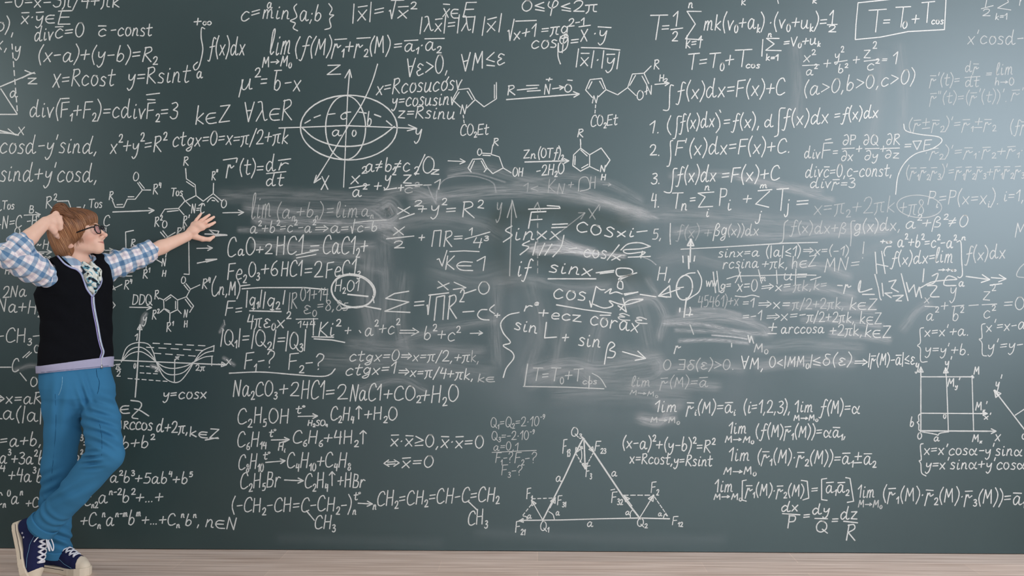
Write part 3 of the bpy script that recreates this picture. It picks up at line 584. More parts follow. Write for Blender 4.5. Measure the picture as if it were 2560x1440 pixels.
DG('chalk ellipse round H2O with heavy outline', EL(882, 728, 54, 40, rot=12, w=7), EL(885, 724, 54, 38, 195, 375, rot=14, w=5), T('H_2O1', 836, 900, 729, 28, 726, w=4), L((869, 736), (920, 741), w=6), L((855, 771), (910, 765), (952, 773), w=6), L((932, 740), (935, 757)))
FO('chalk (a,M) with long overline', S((540, 690), (531, 712), (531, 735), (538, 740), (548, 728)), T('n,M)', 546, 602, 736, 34, 740), L((601, 715), (625, 712)), L((605, 722), (650, 719), (760, 719), (816, 724), w=5), L((520, 703), (523, 695)))
FO('chalk force law F = |q1||q2| over 4πε0x2', T('F', 562, 586, 789, 38), T('=', 588, 609, 792, 36), T('|q_1|', 614, 656, 763, 34), T('|q_2', 656, 702, 766, 34), T('|', 706, 714, 757, 28), L((624, 777), (703, 779), w=5.5), T('4π', 616, 656, 820, 34), T('ε_0', 657, 690, 818, 34), T('x^2', 691, 728, 820, 34), w=4.6)
FO('faint chalk |R 01+14 and ε0=8,8', T('|R', 720, 745, 772, 38), T('01+14', 750, 822, 752, 32, 752), T('ε_0', 757, 794, 784, 32), T('=8,8', 793, 856, 776, 26), T('5', 857, 872, 776, 20), a=.6, w=4)
FO('chalk 144 under a bar', L((740, 798), (795, 797)), T('144', 744, 790, 819, 16), w=4, a=.85)
FO('chalk Ki2 twice underlined', L((784, 796), (783, 838)), T('Ki^2', 795, 853, 840, 36), L((780, 842), (834, 843), w=5), L((785, 847), (830, 850), (862, 856), w=5))
FO('chalk formula a2+c2⇒b2+c2 in the middle', T('+', 861, 880, 838, 28), L((898, 826), (902, 832)), T('a^2+c^2', 911, 1000, 840, 32, 834), T('⇒', 998, 1052, 842, 30), T('b^2+c^2', 1058, 1152, 848, 32, 854), T('→', 1174, 1212, 845, 26), w=4.2, a=.82)
FO('chalk charges |Q1|=|Q2|=|Q3|', T('|Q_1|=', 550, 626, 862, 38), T('|Q_2|=', 627, 716, 866, 38), T('|Q_3|', 713, 768, 872, 42, 870), L((560, 800), (562, 812), a=.4), L((554, 820), (560, 826), a=.4))
FO('chalk questions F1? and F2? with underline', T('F_1-?', 610, 688, 922, 40, 918), T('F_2-?', 720, 812, 924, 38), S((573, 933), (650, 930), (730, 936), (800, 941), (825, 936), (838, 922), w=5))
FO('chalk formula ctgx=0⇒x=π/2', T('ctgx=0', 872, 1000, 904, 26, 902, slant=.15), T('⇒x=π/2,+π', 1002, 1176, 902, 26, 905, slant=.12), T('k,', 1176, 1200, 905, 26, a=.5), w=4.2, a=.85)
FO('chalk formula ctgx=1⇒x=π/4', T('ctgx=1', 862, 992, 938, 28, 934, slant=.15), T('⇒x=π/4+πk,', 996, 1186, 940, 26, 950, slant=.12), T('k∈', 1192, 1240, 955, 20, a=.55), w=4.4)
FO('chalk reaction Na2CO3+2HCl', T('Na_2', 582, 638, 992, 42, 990), T('CO_3', 638, 694, 990, 36), T('+2', 698, 750, 990, 36), T('HC1', 752, 814, 998, 46, 996), T('=2', 814, 872, 998, 36), T('NaC1', 874, 956, 1002, 42, 1000), T('+CO_2', 958, 1054, 1000, 34), T('+H_2O', 1050, 1150, 1008, 42, 1004))
FO('chalk reaction C2H5OH with H2SO4 under the arrow', T('C_2', 593, 632, 1060, 40), T('H_5', 634, 668, 1058, 38), T('OH', 671, 726, 1058, 36), T('t°', 739, 766, 1033, 18), AR(745, 1041, 794, 1040, 12), T('H_2SO_4', 769, 820, 1064, 14), T('C_2H_4', 826, 886, 1050, 34), T('↑', 889, 908, 1048, 30), T('+H_2O', 910, 996, 1050, 32))
FO('chalk reaction C6H14 to C6H6', T('C_6H_{14}', 593, 668, 1118, 36, 1114), T('t°', 672, 692, 1092, 18), AR(678, 1100, 723, 1099, 12), T('H_i', 695, 714, 1126, 20), L((700, 1107), (716, 1102)), T('C_6H_6+4H_2', 731, 898, 1108, 32, 1110), T('↑', 898, 920, 1110, 32))
FO('chalk reaction C8H10 to C4H10', T('C_8H_{10}', 595, 660, 1174, 38, 1170), T('t°', 658, 678, 1148, 18), AR(664, 1156, 713, 1152, 12), T('C_4H_{10}+C_4H_8', 717, 878, 1170, 36, 1168))
FO('chalk reaction C2H5Br to C2H4+HBr', T('C_2H_5Br', 600, 704, 1222, 38, 1216), AR(711, 1200, 758, 1202, 13, w=5), T('C_2H_4', 761, 822, 1220, 38), T('↑', 822, 842, 1215, 32), T('+HBr', 843, 914, 1218, 34))
FO('chalk polymer (-CH2-CH=C-CH2-)n', T('(-CH_2-CH=C-CH_2-)_n', 578, 892, 1280, 36, 1278), T('t°', 884, 904, 1250, 18), L((766, 1277), (786, 1301), w=5), T('CH_3', 786, 840, 1322, 34))
FO('chalk chain CH2=CH2=CH-C=CH2', AR(895, 1258, 931, 1260, 13), T('_nCH_2=CH_2=CH-C=CH_2', 932, 1250, 1266, 36, 1252), L((1170, 1253), (1194, 1276), w=5), T('CH_3', 1169, 1220, 1312, 36))
FO('chalk formula x·x≥0, x·x=0', T('`x·`x≥0,`x·`x=0', 976, 1213, 1115, 32, 1121))
FO('chalk formula ⇔x=0', T('⇔`x=0', 959, 1087, 1170, 28, 1168))
FO('small faint chalk problem with Q1, Q3 and F1?', T('Q_1=Q_2=2·10^{-9}', 1226, 1362, 1068, 24, 1064), T('Q_3=-2·10^{-9}', 1229, 1336, 1100, 22), T('a=0,1', 1233, 1298, 1126, 20), L((1230, 1131), (1290, 1128), (1341, 1126)), T('F_1-?', 1238, 1283, 1157, 26), T('F_2-?', 1286, 1343, 1157, 26), T('F_3-?', 1253, 1308, 1188, 26), w=3.4, a=.62)
DG('chalk force triangle with corners Q1, Q2 and Q3', L((1458, 1096), (1440, 1130), (1410, 1195), (1357, 1300), w=6), L((1458, 1096), (1482, 1128), (1560, 1245), (1599, 1295), w=6), L((1299, 1301), (1400, 1300), (1500, 1297), (1599, 1295), (1674, 1297), w=5),
   AR(1450, 1112, 1439, 1132, 12, fill=True), AR(1472, 1113, 1484, 1130, 12, fill=True), AR(1460, 1098, 1463, 1172, 13, fill=True, w=5.5), AR(1357, 1300, 1329, 1251, 12, fill=True), AR(1375, 1270, 1388, 1244, 13, fill=True), AR(1580, 1265, 1561, 1240, 13, fill=True), AR(1599, 1295, 1634, 1238, 14, fill=True), AR(1320, 1300, 1298, 1302, 10, fill=True),
   L((1456, 1094), (1460, 1098), w=8), L((1356, 1299), (1359, 1302), w=8), L((1598, 1294), (1601, 1297), w=8), DA(1440, 1134, 1460, 1168, 4, duty=.65), DA(1483, 1132, 1466, 1164, 4, duty=.65), S((1450, 1115), (1454, 1130), (1454, 1145), (1450, 1155)), T('a', 1452, 1458, 1122, 10), DA(1330, 1247, 1386, 1245, 4), DA(1328, 1262, 1304, 1292, 3), DA(1558, 1238, 1630, 1238, 4, duty=.7), DA(1636, 1242, 1671, 1293, 5, duty=.7),
   S((1308, 1290), (1316, 1292), (1318, 1299)), S((1372, 1279), (1382, 1286), (1386, 1298)), S((1582, 1274), (1576, 1282), (1576, 1296)), S((1668, 1290), (1662, 1286), (1658, 1296)), T('a', 1318, 1330, 1296, 14), T('a', 1389, 1400, 1288, 14), T('a', 1563, 1576, 1287, 14), T('a', 1645, 1656, 1290, 13), T('a', 1389, 1406, 1204, 20), T('a', 1528, 1544, 1190, 18), T('a', 1467, 1484, 1316, 18),
   T('Q_3', 1427, 1456, 1091, 22), T('Q_1', 1350, 1374, 1326, 24), T('Q_2', 1592, 1620, 1316, 20), T('F_{13}', 1406, 1426, 1134, 34), T('F_{23}', 1486, 1516, 1128, 26), T('F_3', 1464, 1480, 1192, 26), T('F_1', 1316, 1332, 1247, 26), T('F_{31}', 1393, 1416, 1262, 24), T('F_{32}', 1528, 1558, 1256, 28), L((1527, 1225), (1537, 1223)), T('F_2', 1627, 1648, 1232, 28), T('F_{21}', 1288, 1314, 1331, 28), T('F_{12}', 1680, 1708, 1312, 22), w=4)
FO('chalk circle equation (x-a)2+(y-b)2=R2', T('(x-a)^2+(y-b)^2=R^2', 1555, 1788, 1120, 30, 1132))
FO('chalk formula x=Rcost, y=Rsint in the lower middle', T('x=Rcost,y=Rsint', 1574, 1782, 1158, 26, 1166, slant=.06))
# lower right limits
FO('chalk limit ri(M)=ai and limit f(M)=d', T('1im', 1635, 1695, 1030, 30), T('M→M_0', 1626, 1700, 1056, 14, 1058, a=.55), T('`ŕ_i(M)=`a_i', 1716, 1840, 1032, 30), T('(i=1,2,3),', 1858, 1978, 1032, 32), T('1im', 1986, 2034, 1030, 30), T('M→M_0', 1984, 2046, 1051, 14), T('f(M)=α', 2048, 2152, 1034, 32), a=.85)
FO('chalk limit (f(M)r1(M))=da1', T('1im', 1820, 1868, 1084, 30), T('M→M_0', 1812, 1886, 1106, 16), T('(f(M)`ŕ_1(M))=α`a_1,', 1888, 2117, 1092, 30, 1094), a=.85)
FO('chalk limit (r1(M)·r2(M))=a1±a2', T('1im', 1820, 1876, 1152, 32), T('M→M_0', 1808, 1892, 1186, 18), T('(`ŕ_1(M)·`ŕ_2(M))=`a_1±`a_2', 1892, 2192, 1156, 32, 1162), a=.85)
FO('chalk limit [r1(M)·r2(M)]=[a1a2] in brackets', T('1im', 1786, 1834, 1230, 30), T('M→M_0', 1784, 1856, 1249, 15), L((1866, 1200), (1856, 1202), (1855, 1250), (1866, 1253)), T('`ŕ_1(M)·`ŕ_2(M)', 1864, 2012, 1238, 28, 1240), L((2003, 1201), (2018, 1203), (2022, 1245), (2007, 1250)), T('=', 2028, 2048, 1236, 28), L((2067, 1196), (2054, 1198), (2054, 1249), (2068, 1251)), T('`a_1`a_2', 2064, 2124, 1232, 30), L((2114, 1194), (2125, 1196), (2134, 1253), (2118, 1256)), a=.85)
FO('chalk limit of the triple product r1(M)·r2(M)·r3(M)', T('1im', 2143, 2188, 1244, 30), T('M→M_0', 2145, 2206, 1268, 17, a=.6), T('(`ŕ_1(M)·`ŕ_2(M)·`ŕ_3(M))=`a_1', 2206, 2564, 1250, 34, 1262), a=.8)
FO('chalk fractions dx/P=dy/Q=dz/R', T('dx', 1952, 1998, 1278, 24), L((1956, 1284), (2000, 1287)), T('P', 1968, 1992, 1320, 30), T('=', 2008, 2028, 1302, 26), T('dy', 2030, 2076, 1286, 24), L((2037, 1296), (2069, 1297)), T('Q', 2038, 2072, 1330, 26), T('=', 2078, 2098, 1312, 26), T('dz', 2100, 2146, 1298, 30), L((2109, 1303), (2144, 1307)), T('R', 2114, 2142, 1350, 40), w=5, a=.85)
FO("chalk brace with x=x'+a and y=y'+b", S((2309, 819), (2300, 824), (2301, 855), (2294, 864), (2301, 872), (2302, 903), (2318, 904)), T("x=x'+a.", 2311, 2424, 842, 26, 838), T("y=y'+b.", 2312, 2426, 884, 26, 888), w=4.2, a=.72)
FO("chalk brace with x'=x-a at the right edge", S((2463, 809), (2454, 814), (2455, 844), (2448, 848), (2455, 858), (2456, 886), (2467, 890)), T("x'=x-a", 2465, 2566, 830, 26, 822), T("y'=y-", 2469, 2560, 880, 28, 872), w=4.2, a=.7)
DG("chalk grid of axes with points M, My' and Mx'", L((2302, 1080), (2302, 925), w=5), AR(2302, 940, 2302, 918, 12, fill=True), L((2302, 942), (2432, 942)), L((2371, 1080), (2366, 940)), AR(2365, 940, 2364, 920, 12, fill=True), L((2430, 942), (2434, 1078), w=4.5), L((2430, 940), (2433, 944), w=9), L((2302, 1033), (2465, 1034)), AR(2450, 1034, 2468, 1034, 10, fill=True), L((2302, 1077), (2470, 1078), w=5.5), AR(2470, 1078, 2490, 1078, 12), S((2301, 1034), (2296, 1040), (2297, 1052), (2293, 1056), (2297, 1062), (2297, 1074), (2303, 1078)), T("y'", 2362, 2380, 918, 24), T('y', 2288, 2298, 924, 24), T('M', 2434, 2450, 936, 18), T("M_y'", 2368, 2402, 966, 20), T("M_x'", 2438, 2470, 1026, 20), T("x'", 2460, 2478, 1048, 14), T('0', 2358, 2366, 1046, 11), T('b', 2274, 2286, 1066, 22), T('0', 2293, 2306, 1098, 16), S((2306, 1080), (2325, 1083), (2340, 1086), (2345, 1088), (2350, 1083), (2372, 1079)), T('a', 2334, 2350, 1103, 16), T('M_x', 2430, 2456, 1104, 18), T('x', 2487, 2503, 1102, 28), a=.75)
DG("chalk tilted axis y' at the right edge", AR(2562, 1075, 2486, 976, 16, fill=True, w=5), L((2538, 1038), (2562, 1022)), T("y'", 2487, 2504, 972, 30, slant=.1), T('o', 2554, 2566, 1098, 20), a=.75)
FO("chalk brace with x'cosα and x'sinα rotation formulas", S((2308, 1109), (2301, 1114), (2303, 1148), (2298, 1152), (2302, 1160), (2304, 1182), (2315, 1190)), T("x=x'cosα-y'sinα", 2310, 2558, 1136, 26, 1140), T("y=x'sinα+y'cosα", 2313, 2566, 1173, 26, 1173), a=.78)
# right middle
FO('half-wiped chalk integral 5 with β g(x)', T('5,', 1630, 1656, 598, 26), S((1676, 558), (1675, 590), (1676, 611)), T('f(x)', 1690, 1750, 594, 30, a=.3), T('+', 1760, 1782, 594, 26, a=.3), T('βg', 1784, 1818, 590, 32, slant=.12), T('(x))dx', 1818, 1898, 588, 26, a=.55), S((1970, 550), (1961, 560), (1959, 590), (1956, 604), (1950, 607), a=.5), T('f(x)dx+β', 1974, 2118, 582, 28, 584, a=.45), S((2138, 552), (2128, 556), (2128, 590), (2126, 615), a=.5), T('g(x)dx,', 2134, 2254, 580, 30, 575, a=.6), w=4.2, a=.75)
FO('chalk formula a2+β2≠0', T('a^2+β^2≠0', 2262, 2422, 571, 28, 566, slant=.1), w=4.2, a=.72)
FO('chalk formula a2+b2=c2-a2 above the right limit', T('+∞', 2200, 2232, 610, 14), T('a^2+b^2=c^2-a^2', 2243, 2392, 617, 28, 620), S((2392, 605), (2402, 605), (2404, 650), (2406, 685), (2400, 694), (2394, 692)), T('n', 2403, 2416, 600, 12), w=4.6, a=.78)
FO('chalk limit with integral f(x)dx', L((2188, 630), (2190, 660), (2192, 684)), L((2204, 628), (2208, 655), (2213, 684)), L((2190, 660), (2220, 666)), S((2228, 616), (2216, 618), (2210, 630), (2212, 640)), T('f(x)dx=', 2226, 2340, 662, 30, 656), T('lim', 2336, 2384, 656, 34), T('f(x)dx', 2412, 2516, 652, 32, 645, a=.6), T('→+∞', 2346, 2392, 680, 12), a=.75)
FO('chalk arrows right of the long integral', AR(2415, 691, 2474, 699, 20, w=5), AR(2478, 694, 2515, 697, 18), L((2475, 713), (2505, 709)), a=.78)
FO('chalk right-hand x2/a2+y2/b2-z2/c2=0', L((2312, 766), (2344, 767)), T('x', 2310, 2326, 758, 24, a=.5), T('a^2', 2314, 2346, 800, 28, slant=.1), T('+', 2352, 2374, 778, 30), T('y', 2374, 2394, 742, 38), L((2380, 766), (2410, 763)), T('b^2', 2380, 2410, 802, 30), L((2422, 764), (2446, 762)), T('z^2', 2456, 2490, 750, 34), L((2455, 762), (2492, 760)), T('c^2', 2458, 2490, 796, 28), T('=0', 2508, 2566, 774, 32), w=4, a=.65)
FO('crossed-out chalk scrawl |<z and zig-zag strokes', L((2187, 686), (2196, 720), (2200, 745), (2203, 750)), L((2205, 708), (2208, 740)), L((2230, 732), (2212, 733), (2228, 744)), L((2222, 704), (2240, 700), (2228, 720), (2246, 730)), L((2232, 740), (2258, 738), (2240, 752), (2254, 752)), L((2253, 684), (2262, 720), (2270, 752)), L((2266, 706), (2272, 730), (2285, 712), (2290, 742), (2298, 718), (2304, 745)), S((2300, 720), (2330, 705), (2370, 700), (2392, 698), (2370, 690), (2360, 712), (2390, 714)), S((2330, 690), (2345, 684), (2336, 706), (2318, 714), (2342, 716), (2326, 740), (2348, 742)), L((2310, 672), (2307, 705)), T('a', 2396, 2412, 716, 18), T('-ŕ', 2092, 2130, 724, 26, 730), S((2148, 730), (2152, 702), (2146, 715), (2150, 730), (2180, 722)), L((2156, 736), (2186, 736)), w=5, a=.72)
DG('chalk arrow up over a ring and bracket sketch', AR(1725, 655, 1727, 598, 16, fill=True, w=6), L((1721, 640), (1722, 672), w=6), L((1707, 640), (1708, 656), w=5.5), L((1737, 640), (1735, 653), w=5.5), EL(1711, 719, 20, 31, rot=8, w=5.5), L((1692, 720), (1709, 718)), S((1744, 676), (1754, 700), (1748, 728), (1730, 742), (1714, 752)), AR(1700, 722, 1646, 740, 20, fill=False, w=5), L((1674, 714), (1646, 740), (1677, 743), (1674, 714), w=5), S((1700, 695), (1720, 684), (1738, 682)), L((1716, 745), (1712, 775), (1710, 793), w=6), L((1700, 770), (1699, 780), w=6), L((1725, 768), (1727, 776), (1723, 790), w=5), L((1714, 787), (1732, 786)), T('H,', 1642, 1682, 700, 34), a=.85)
L_ = L
FO('half-wiped chalk sinx=a (|a|≤1)', L((1702, 623), (1800, 618), (1960, 608), (2044, 606), w=4.6), T('sinx=a', 1794, 1900, 644, 22, 640, slant=.1), T('(|a|≤1)', 1914, 2004, 642, 26, 640), T('⇒x=(-1)', 2008, 2124, 636, 22, 638, a=.6), T('!', 2154, 2162, 645, 38, a=.6), a=.75, w=4.2)
FO('half-wiped chalk arcsin a+πk', T('rcsina', 1806, 1898, 672, 24, 668, slant=.08), T('+πk,', 1904, 1972, 670, 24), T('h∈Z', 1978, 2042, 672, 28, 664, a=.6), T('МИ'.replace('М', 'M').replace('И', 'N') + '=', 2060, 2152, 680, 32, 672, a=.6), a=.7, w=4.2)
FO('struck-through chalk x-1 and u between bars', L((1817, 697), (1840, 690), (1900, 689), (1960, 687), (2040, 688)), L((1846, 668), (1854, 705)), L((1852, 680), (1838, 707)), L((1896, 674), (1904, 708)), T('m', 1900, 1916, 702, 16), L((1941, 675), (1943, 710)), T('u', 1958, 1984, 700, 26), L((1990, 672), (1988, 712)), T('=', 1990, 2022, 702, 30), L((2026, 700), (2052, 692)), a=.7, w=4.2)
FO('half-wiped chalk W22 x=0⇒x=πk', T('ww', 1764, 1794, 716, 24), L((1783, 680), (1789, 732), w=5), L((1792, 678), (1798, 730)), T('g=', 1800, 1830, 724, 22), T('x=0', 1842, 1896, 728, 30), S((1838, 740), (1860, 742), (1880, 738), (1898, 742)), T('⇒x=', 1904, 1980, 730, 24, 724), T('πk,k=', 1982, 2070, 728, 24, 722, a=.42), a=.72, w=4.2)
FO('half-wiped chalk 45461+x=1⇒x=π/2+2πk', T('45461)+x', 1744, 1848, 768, 28, 764, a=.4), T('=1', 1856, 1888, 768, 24), T('⇒x=', 1896, 1978, 772, 28, a=.7), T('π/2+2πk,', 1980, 2112, 772, 26, a=.45), T('k∈Z', 2122, 2194, 774, 28, a=.65), a=.62, w=4.2)
FO('half-wiped chalk =-1⇒x=-π/2+2πk', T('=-1', 1856, 1908, 802, 24, 800), T('⇒x=-', 1916, 2018, 804, 26, 798), T('π/2+2πk,', 2016, 2138, 804, 26, 806), T('k∈Z', 2148, 2206, 808, 28, 812), a=.66, w=4.2)
FO('chalk ± arccos a+2πk', T('±', 1918, 1946, 838, 30), T('arccosa', 1952, 2062, 834, 24, 832), T('+2πk,', 2074, 2158, 838, 26, 840, a=.65), T('k∈Z', 2160, 2230, 842, 30, 846), a=.75, w=4.4)
FO('half-wiped chalk δ(ε) condition for |r(M)-a|≤ε', T('0', 1656, 1680, 925, 26, a=.5), T('∃δ(ε)>0.', 1694, 1838, 924, 26, 924, a=.5), T('∀M,', 1852, 1912, 922, 30, 924), T('0<|MM_0|', 1922, 2032, 918, 26, 916, a=.75), T('≤δ(ε)', 2030, 2132, 914, 28, 912, a=.75), T('⇒', 2136, 2172, 916, 24), T('|`ŕ(M)-`a|≤ε,', 2170, 2296, 914, 28, 910), w=4.3, a=.85)
FO('wiped chalk limit r(M)=a', T('lim', 1576, 1628, 966, 24), T('`ŕ(M)=`a', 1650, 1772, 968, 26, 966), T('M→M_0', 1574, 1646, 986, 12, 992), w=4, a=.45)
FO('chalk letters r, M and M0 among the wiped streaks', T('ŕ', 1686, 1704, 878, 22), L((1870, 838), (1874, 856), (1878, 840), (1884, 858), w=5), T('M_0', 1884, 1922, 880, 22, a=.6), L((1829, 858), (1829, 868)), L((1725, 812), (1734, 836), a=.6), a=.75)
# centre
FO('chalk x2+y2=R2 among the wiped streaks', T('x^2', 992, 1058, 536, 28, 534), T('+', 1044, 1070, 534, 24), T('y^2', 1076, 1118, 534, 32), T('=', 1114, 1146, 540, 32), T('R^2', 1154, 1210, 542, 40, 548), L((998, 547), (1036, 534)), w=4.6, a=.85)
FO('chalk fraction x over 2 + ΠR = 1 over 4 cubed', T('x', 982, 1018, 588, 34), L((966, 597), (1035, 590)), T('2', 984, 1014, 620, 18), T('+', 1046, 1064, 604, 24), T('ΠR', 1078, 1134, 616, 40), T('=', 1134, 1162, 606, 26), T('1', 1172, 1184, 588, 18), L((1162, 598), (1225, 580)), T('4^3', 1180, 1222, 618, 24), w=4.6, a=.82)
FO('chalk √K∈1', T('√', 1093, 1124, 666, 36), L((1124, 629), (1160, 627), (1198, 629)), T('K', 1112, 1140, 674, 36), T('∈1', 1138, 1222, 674, 36, 678), w=4.6, a=.85)
FO('chalk x>0 in the middle', T('x>', 1092, 1172, 720, 30, 734), T('0', 1194, 1230, 736, 30), w=4.6, a=.8)
FO('chalk Σ=√ΠR2-c in the middle', L((1022, 728), (986, 734), (964, 746), (1022, 755), (962, 778), (1025, 781), w=5), T('=', 1034, 1068, 778, 40), T('√', 1066, 1076, 786, 44), L((1072, 738), (1122, 732)), T('ΠR^2', 1084, 1160, 800, 60, 796), L((1160, 734), (1190, 724)), L((1157, 780), (1185, 778)), S((1218, 774), (1202, 775), (1194, 788), (1204, 798), (1223, 800)), S((1236, 762), (1224, 774), (1236, 784)), T('+', 1236, 1252, 796, 16), w=5, a=.85)
FO('chalk F=cosxi with arrow over F', L((1321, 523), (1375, 521), (1400, 521), (1398, 516), (1368, 514), w=5), T('F', 1318, 1366, 572, 42), T('=', 1376, 1430, 580, 34), T('cos', 1438, 1540, 578, 40, 596), T('xi', 1542, 1588, 592, 24), L((1592, 580), (1618, 577)), w=5)
FO('chalk sinx x scrawl', S((1280, 565), (1264, 576), (1280, 588), (1258, 605)), T('inxx', 1284, 1406, 600, 34, 598), S((1410, 588), (1402, 618), (1382, 642)), w=5, a=.85)
FO('chalk sin-cosx struck over white dust', S((1324, 602), (1306, 612), (1322, 618), (1300, 637)), L((1340, 605), (1332, 638)), L((1362, 608), (1348, 638)), L((1380, 610), (1362, 638)), L((1422, 622), (1442, 620)), T('cos', 1458, 1520, 642, 30, 648), L((1548, 612), (1518, 650)), T('x', 1528, 1558, 650, 20), S((1552, 625), (1570, 610), (1600, 607), (1626, 616)), S((1626, 616), (1600, 622), (1560, 625), (1570, 634), (1612, 630), (1598, 642)), L((1570, 643), (1626, 641), w=5), L((1606, 628), (1602, 645)), w=5, a=.85)
FO('chalk if sinx=8 with underline', T('if', 1292, 1328, 690, 40, slant=.1), T('sinx', 1370, 1484, 680, 30, 690, slant=.1), L((1490, 682), (1535, 676)), L((1500, 684), (1534, 680)), S((1575, 688), (1545, 690), (1543, 672), (1575, 672), (1580, 684), (1550, 700), (1544, 718), (1556, 722), (1556, 706), (1548, 696), (1592, 682)), L((1370, 697), (1490, 697), w=5), w=5)
FO('chalk cos√ax over a long bar', T('cos', 1382, 1470, 746, 36, 752), L((1474, 752), (1478, 768), (1490, 716)), S((1490, 716), (1502, 724), (1512, 724)), S((1512, 732), (1528, 722), (1524, 734), (1540, 730), (1556, 735)), L((1560, 735), (1595, 730), (1562, 738)), S((1482, 760), (1510, 770), (1532, 764), (1524, 752), (1560, 762), (1600, 752), (1605, 748), (1570, 752), (1550, 775)), L((1557, 745), (1566, 780), (1545, 764)), L((1391, 762), (1460, 774), (1528, 783), w=5), L((1500, 788), (1526, 788)), L((1600, 736), (1640, 742), w=5), w=5)
FO('chalk brace with x2+ecx corax and sinL+sinβ', S((1298, 781), (1270, 788), (1252, 808), (1258, 832), (1276, 856), (1258, 864), (1280, 880), (1284, 896), (1266, 920), (1258, 944), w=5), T('r^e', 1308, 1348, 778, 22), T('+ecz', 1346, 1458, 794, 26, 806), T('corax', 1474, 1600, 812, 34, 832), T('sin', 1284, 1346, 822, 30, 836), T('L', 1358, 1396, 845, 38), T('+', 1404, 1424, 856, 28), T('sin', 1444, 1504, 864, 32, 870), T('β', 1512, 1546, 896, 40), AR(1556, 879, 1614, 896, 24, w=5), T('εε', 1540, 1626, 798, 24, 812, a=.75), w=5)
FO('faint older chalk axes under the fresh writing', L((1280, 500), (1278, 560), (1274, 690), a=.45), L((1268, 544), (1281, 502), (1291, 544), a=.5), T('y', 1240, 1256, 536, 48, a=.35), DA(1344, 520, 1344, 690, 9, a=.35), L((1336, 520), (1344, 506), (1352, 530), a=.35), L((1400, 580), (1462, 532), a=.3), L((1446, 532), (1462, 532), (1452, 548), a=.3), L((1472, 522), (1488, 548), a=.35), L((1498, 512), (1474, 545), a=.35), L((1498, 526), (1500, 516), a=.4), w=4.5, a=.4)
FO('boxed half-wiped chalk T=T0+Tcos', L((1319, 910), (1311, 965), w=5), L((1308, 966), (1420, 968), (1510, 972), w=4.5), T('T=T_0+T', 1330, 1458, 952, 32, 954, a=.6), T('cos', 1456, 1494, 960, 14, a=.55), L((1474, 940), (1472, 972)), S((1480, 933), (1500, 945), (1515, 968), a=.6), w=4.4, a=.65)
FO('half-wiped chalk formula fragments under the indoline', T('1<', 1308, 1350, 480, 22, a=.3), T('K', 1368, 1392, 482, 34, a=.35), T('N', 1392, 1414, 484, 26, a=.35), T('+', 1420, 1436, 472, 22, a=.4), S((1446, 478), (1450, 448), (1468, 444), (1474, 470), (1450, 478), a=.5), T('H', 1474, 1492, 472, 30, a=.45), T('→', 1506, 1530, 470, 20, a=.3), w=4, a=.4)
FO('chalk a≠b≠c /O2', T('a≠b≠c', 912, 1028, 430, 32, 428), T('/', 1038, 1064, 430, 42), T('O', 1054, 1088, 433, 42), T('z', 1076, 1102, 435, 18))
FO('half-wiped chalk x2/a2+y2/b2+z2/c2 under the sphere', T('x^2', 876, 918, 460, 34, 456), L((873, 470), (924, 462)), T('a^2', 880, 918, 492, 28), T('+', 934, 956, 478, 32), T('y^2', 960, 990, 460, 34), L((960, 475), (992, 470)), T('+', 995, 1012, 480, 24), T('z^2', 1006, 1048, 458, 34), L((1013, 464), (1056, 462)), T('c^2', 1010, 1050, 482, 22, a=.5), T('-1', 1056, 1106, 474, 26, a=.7))
DG('chalk ketone ring with arrow, OH and R', AR(1120, 402, 1163, 404, 13), L((1178, 430), (1170, 420), (1182, 398), (1206, 397), (1218, 420), (1210, 430)), L((1176, 424), (1186, 402)), L((1203, 402), (1214, 422)), L((1218, 420), (1232, 434), (1258, 420), (1248, 392), (1228, 386), (1232, 362)), L((1206, 383), (1226, 384)), L((1207, 388), (1226, 389)), T('O', 1193, 1206, 388, 16), T('R', 1232, 1248, 364, 18), L((1258, 420), (1278, 432)), T('OH', 1281, 1309, 441, 22), w=4.2)
DG('chalk indoline ring with Zn(OTf)2 arrow', T('Zn', 1308, 1342, 396, 20), T('(OTf)_2', 1344, 1410, 394, 24), AR(1312, 405, 1422, 402, 12, w=5), T('-2H_2O', 1340, 1412, 440, 26, 434), L((1451, 360), (1452, 370), (1434, 387), (1432, 414), (1451, 428), (1474, 416), (1474, 387), (1451, 370)), L((1438, 390), (1437, 412)), L((1452, 375), (1468, 390)), L((1454, 420), (1470, 411)), L((1474, 387), (1503, 370), (1525, 400), (1514, 417)), L((1474, 416), (1497, 427)), T('N', 1500, 1516, 430, 16), T('H', 1502, 1516, 450, 14), T('R', 1443, 1460, 342, 20), L((1451, 348), (1452, 362)), w=4.4)
FO('chalk M and C cut off by the right edge', T('M', 2536, 2570, 594, 36), S((2566, 654), (2548, 672), (2542, 690), (2562, 694), a=.5), w=4, a=.6)

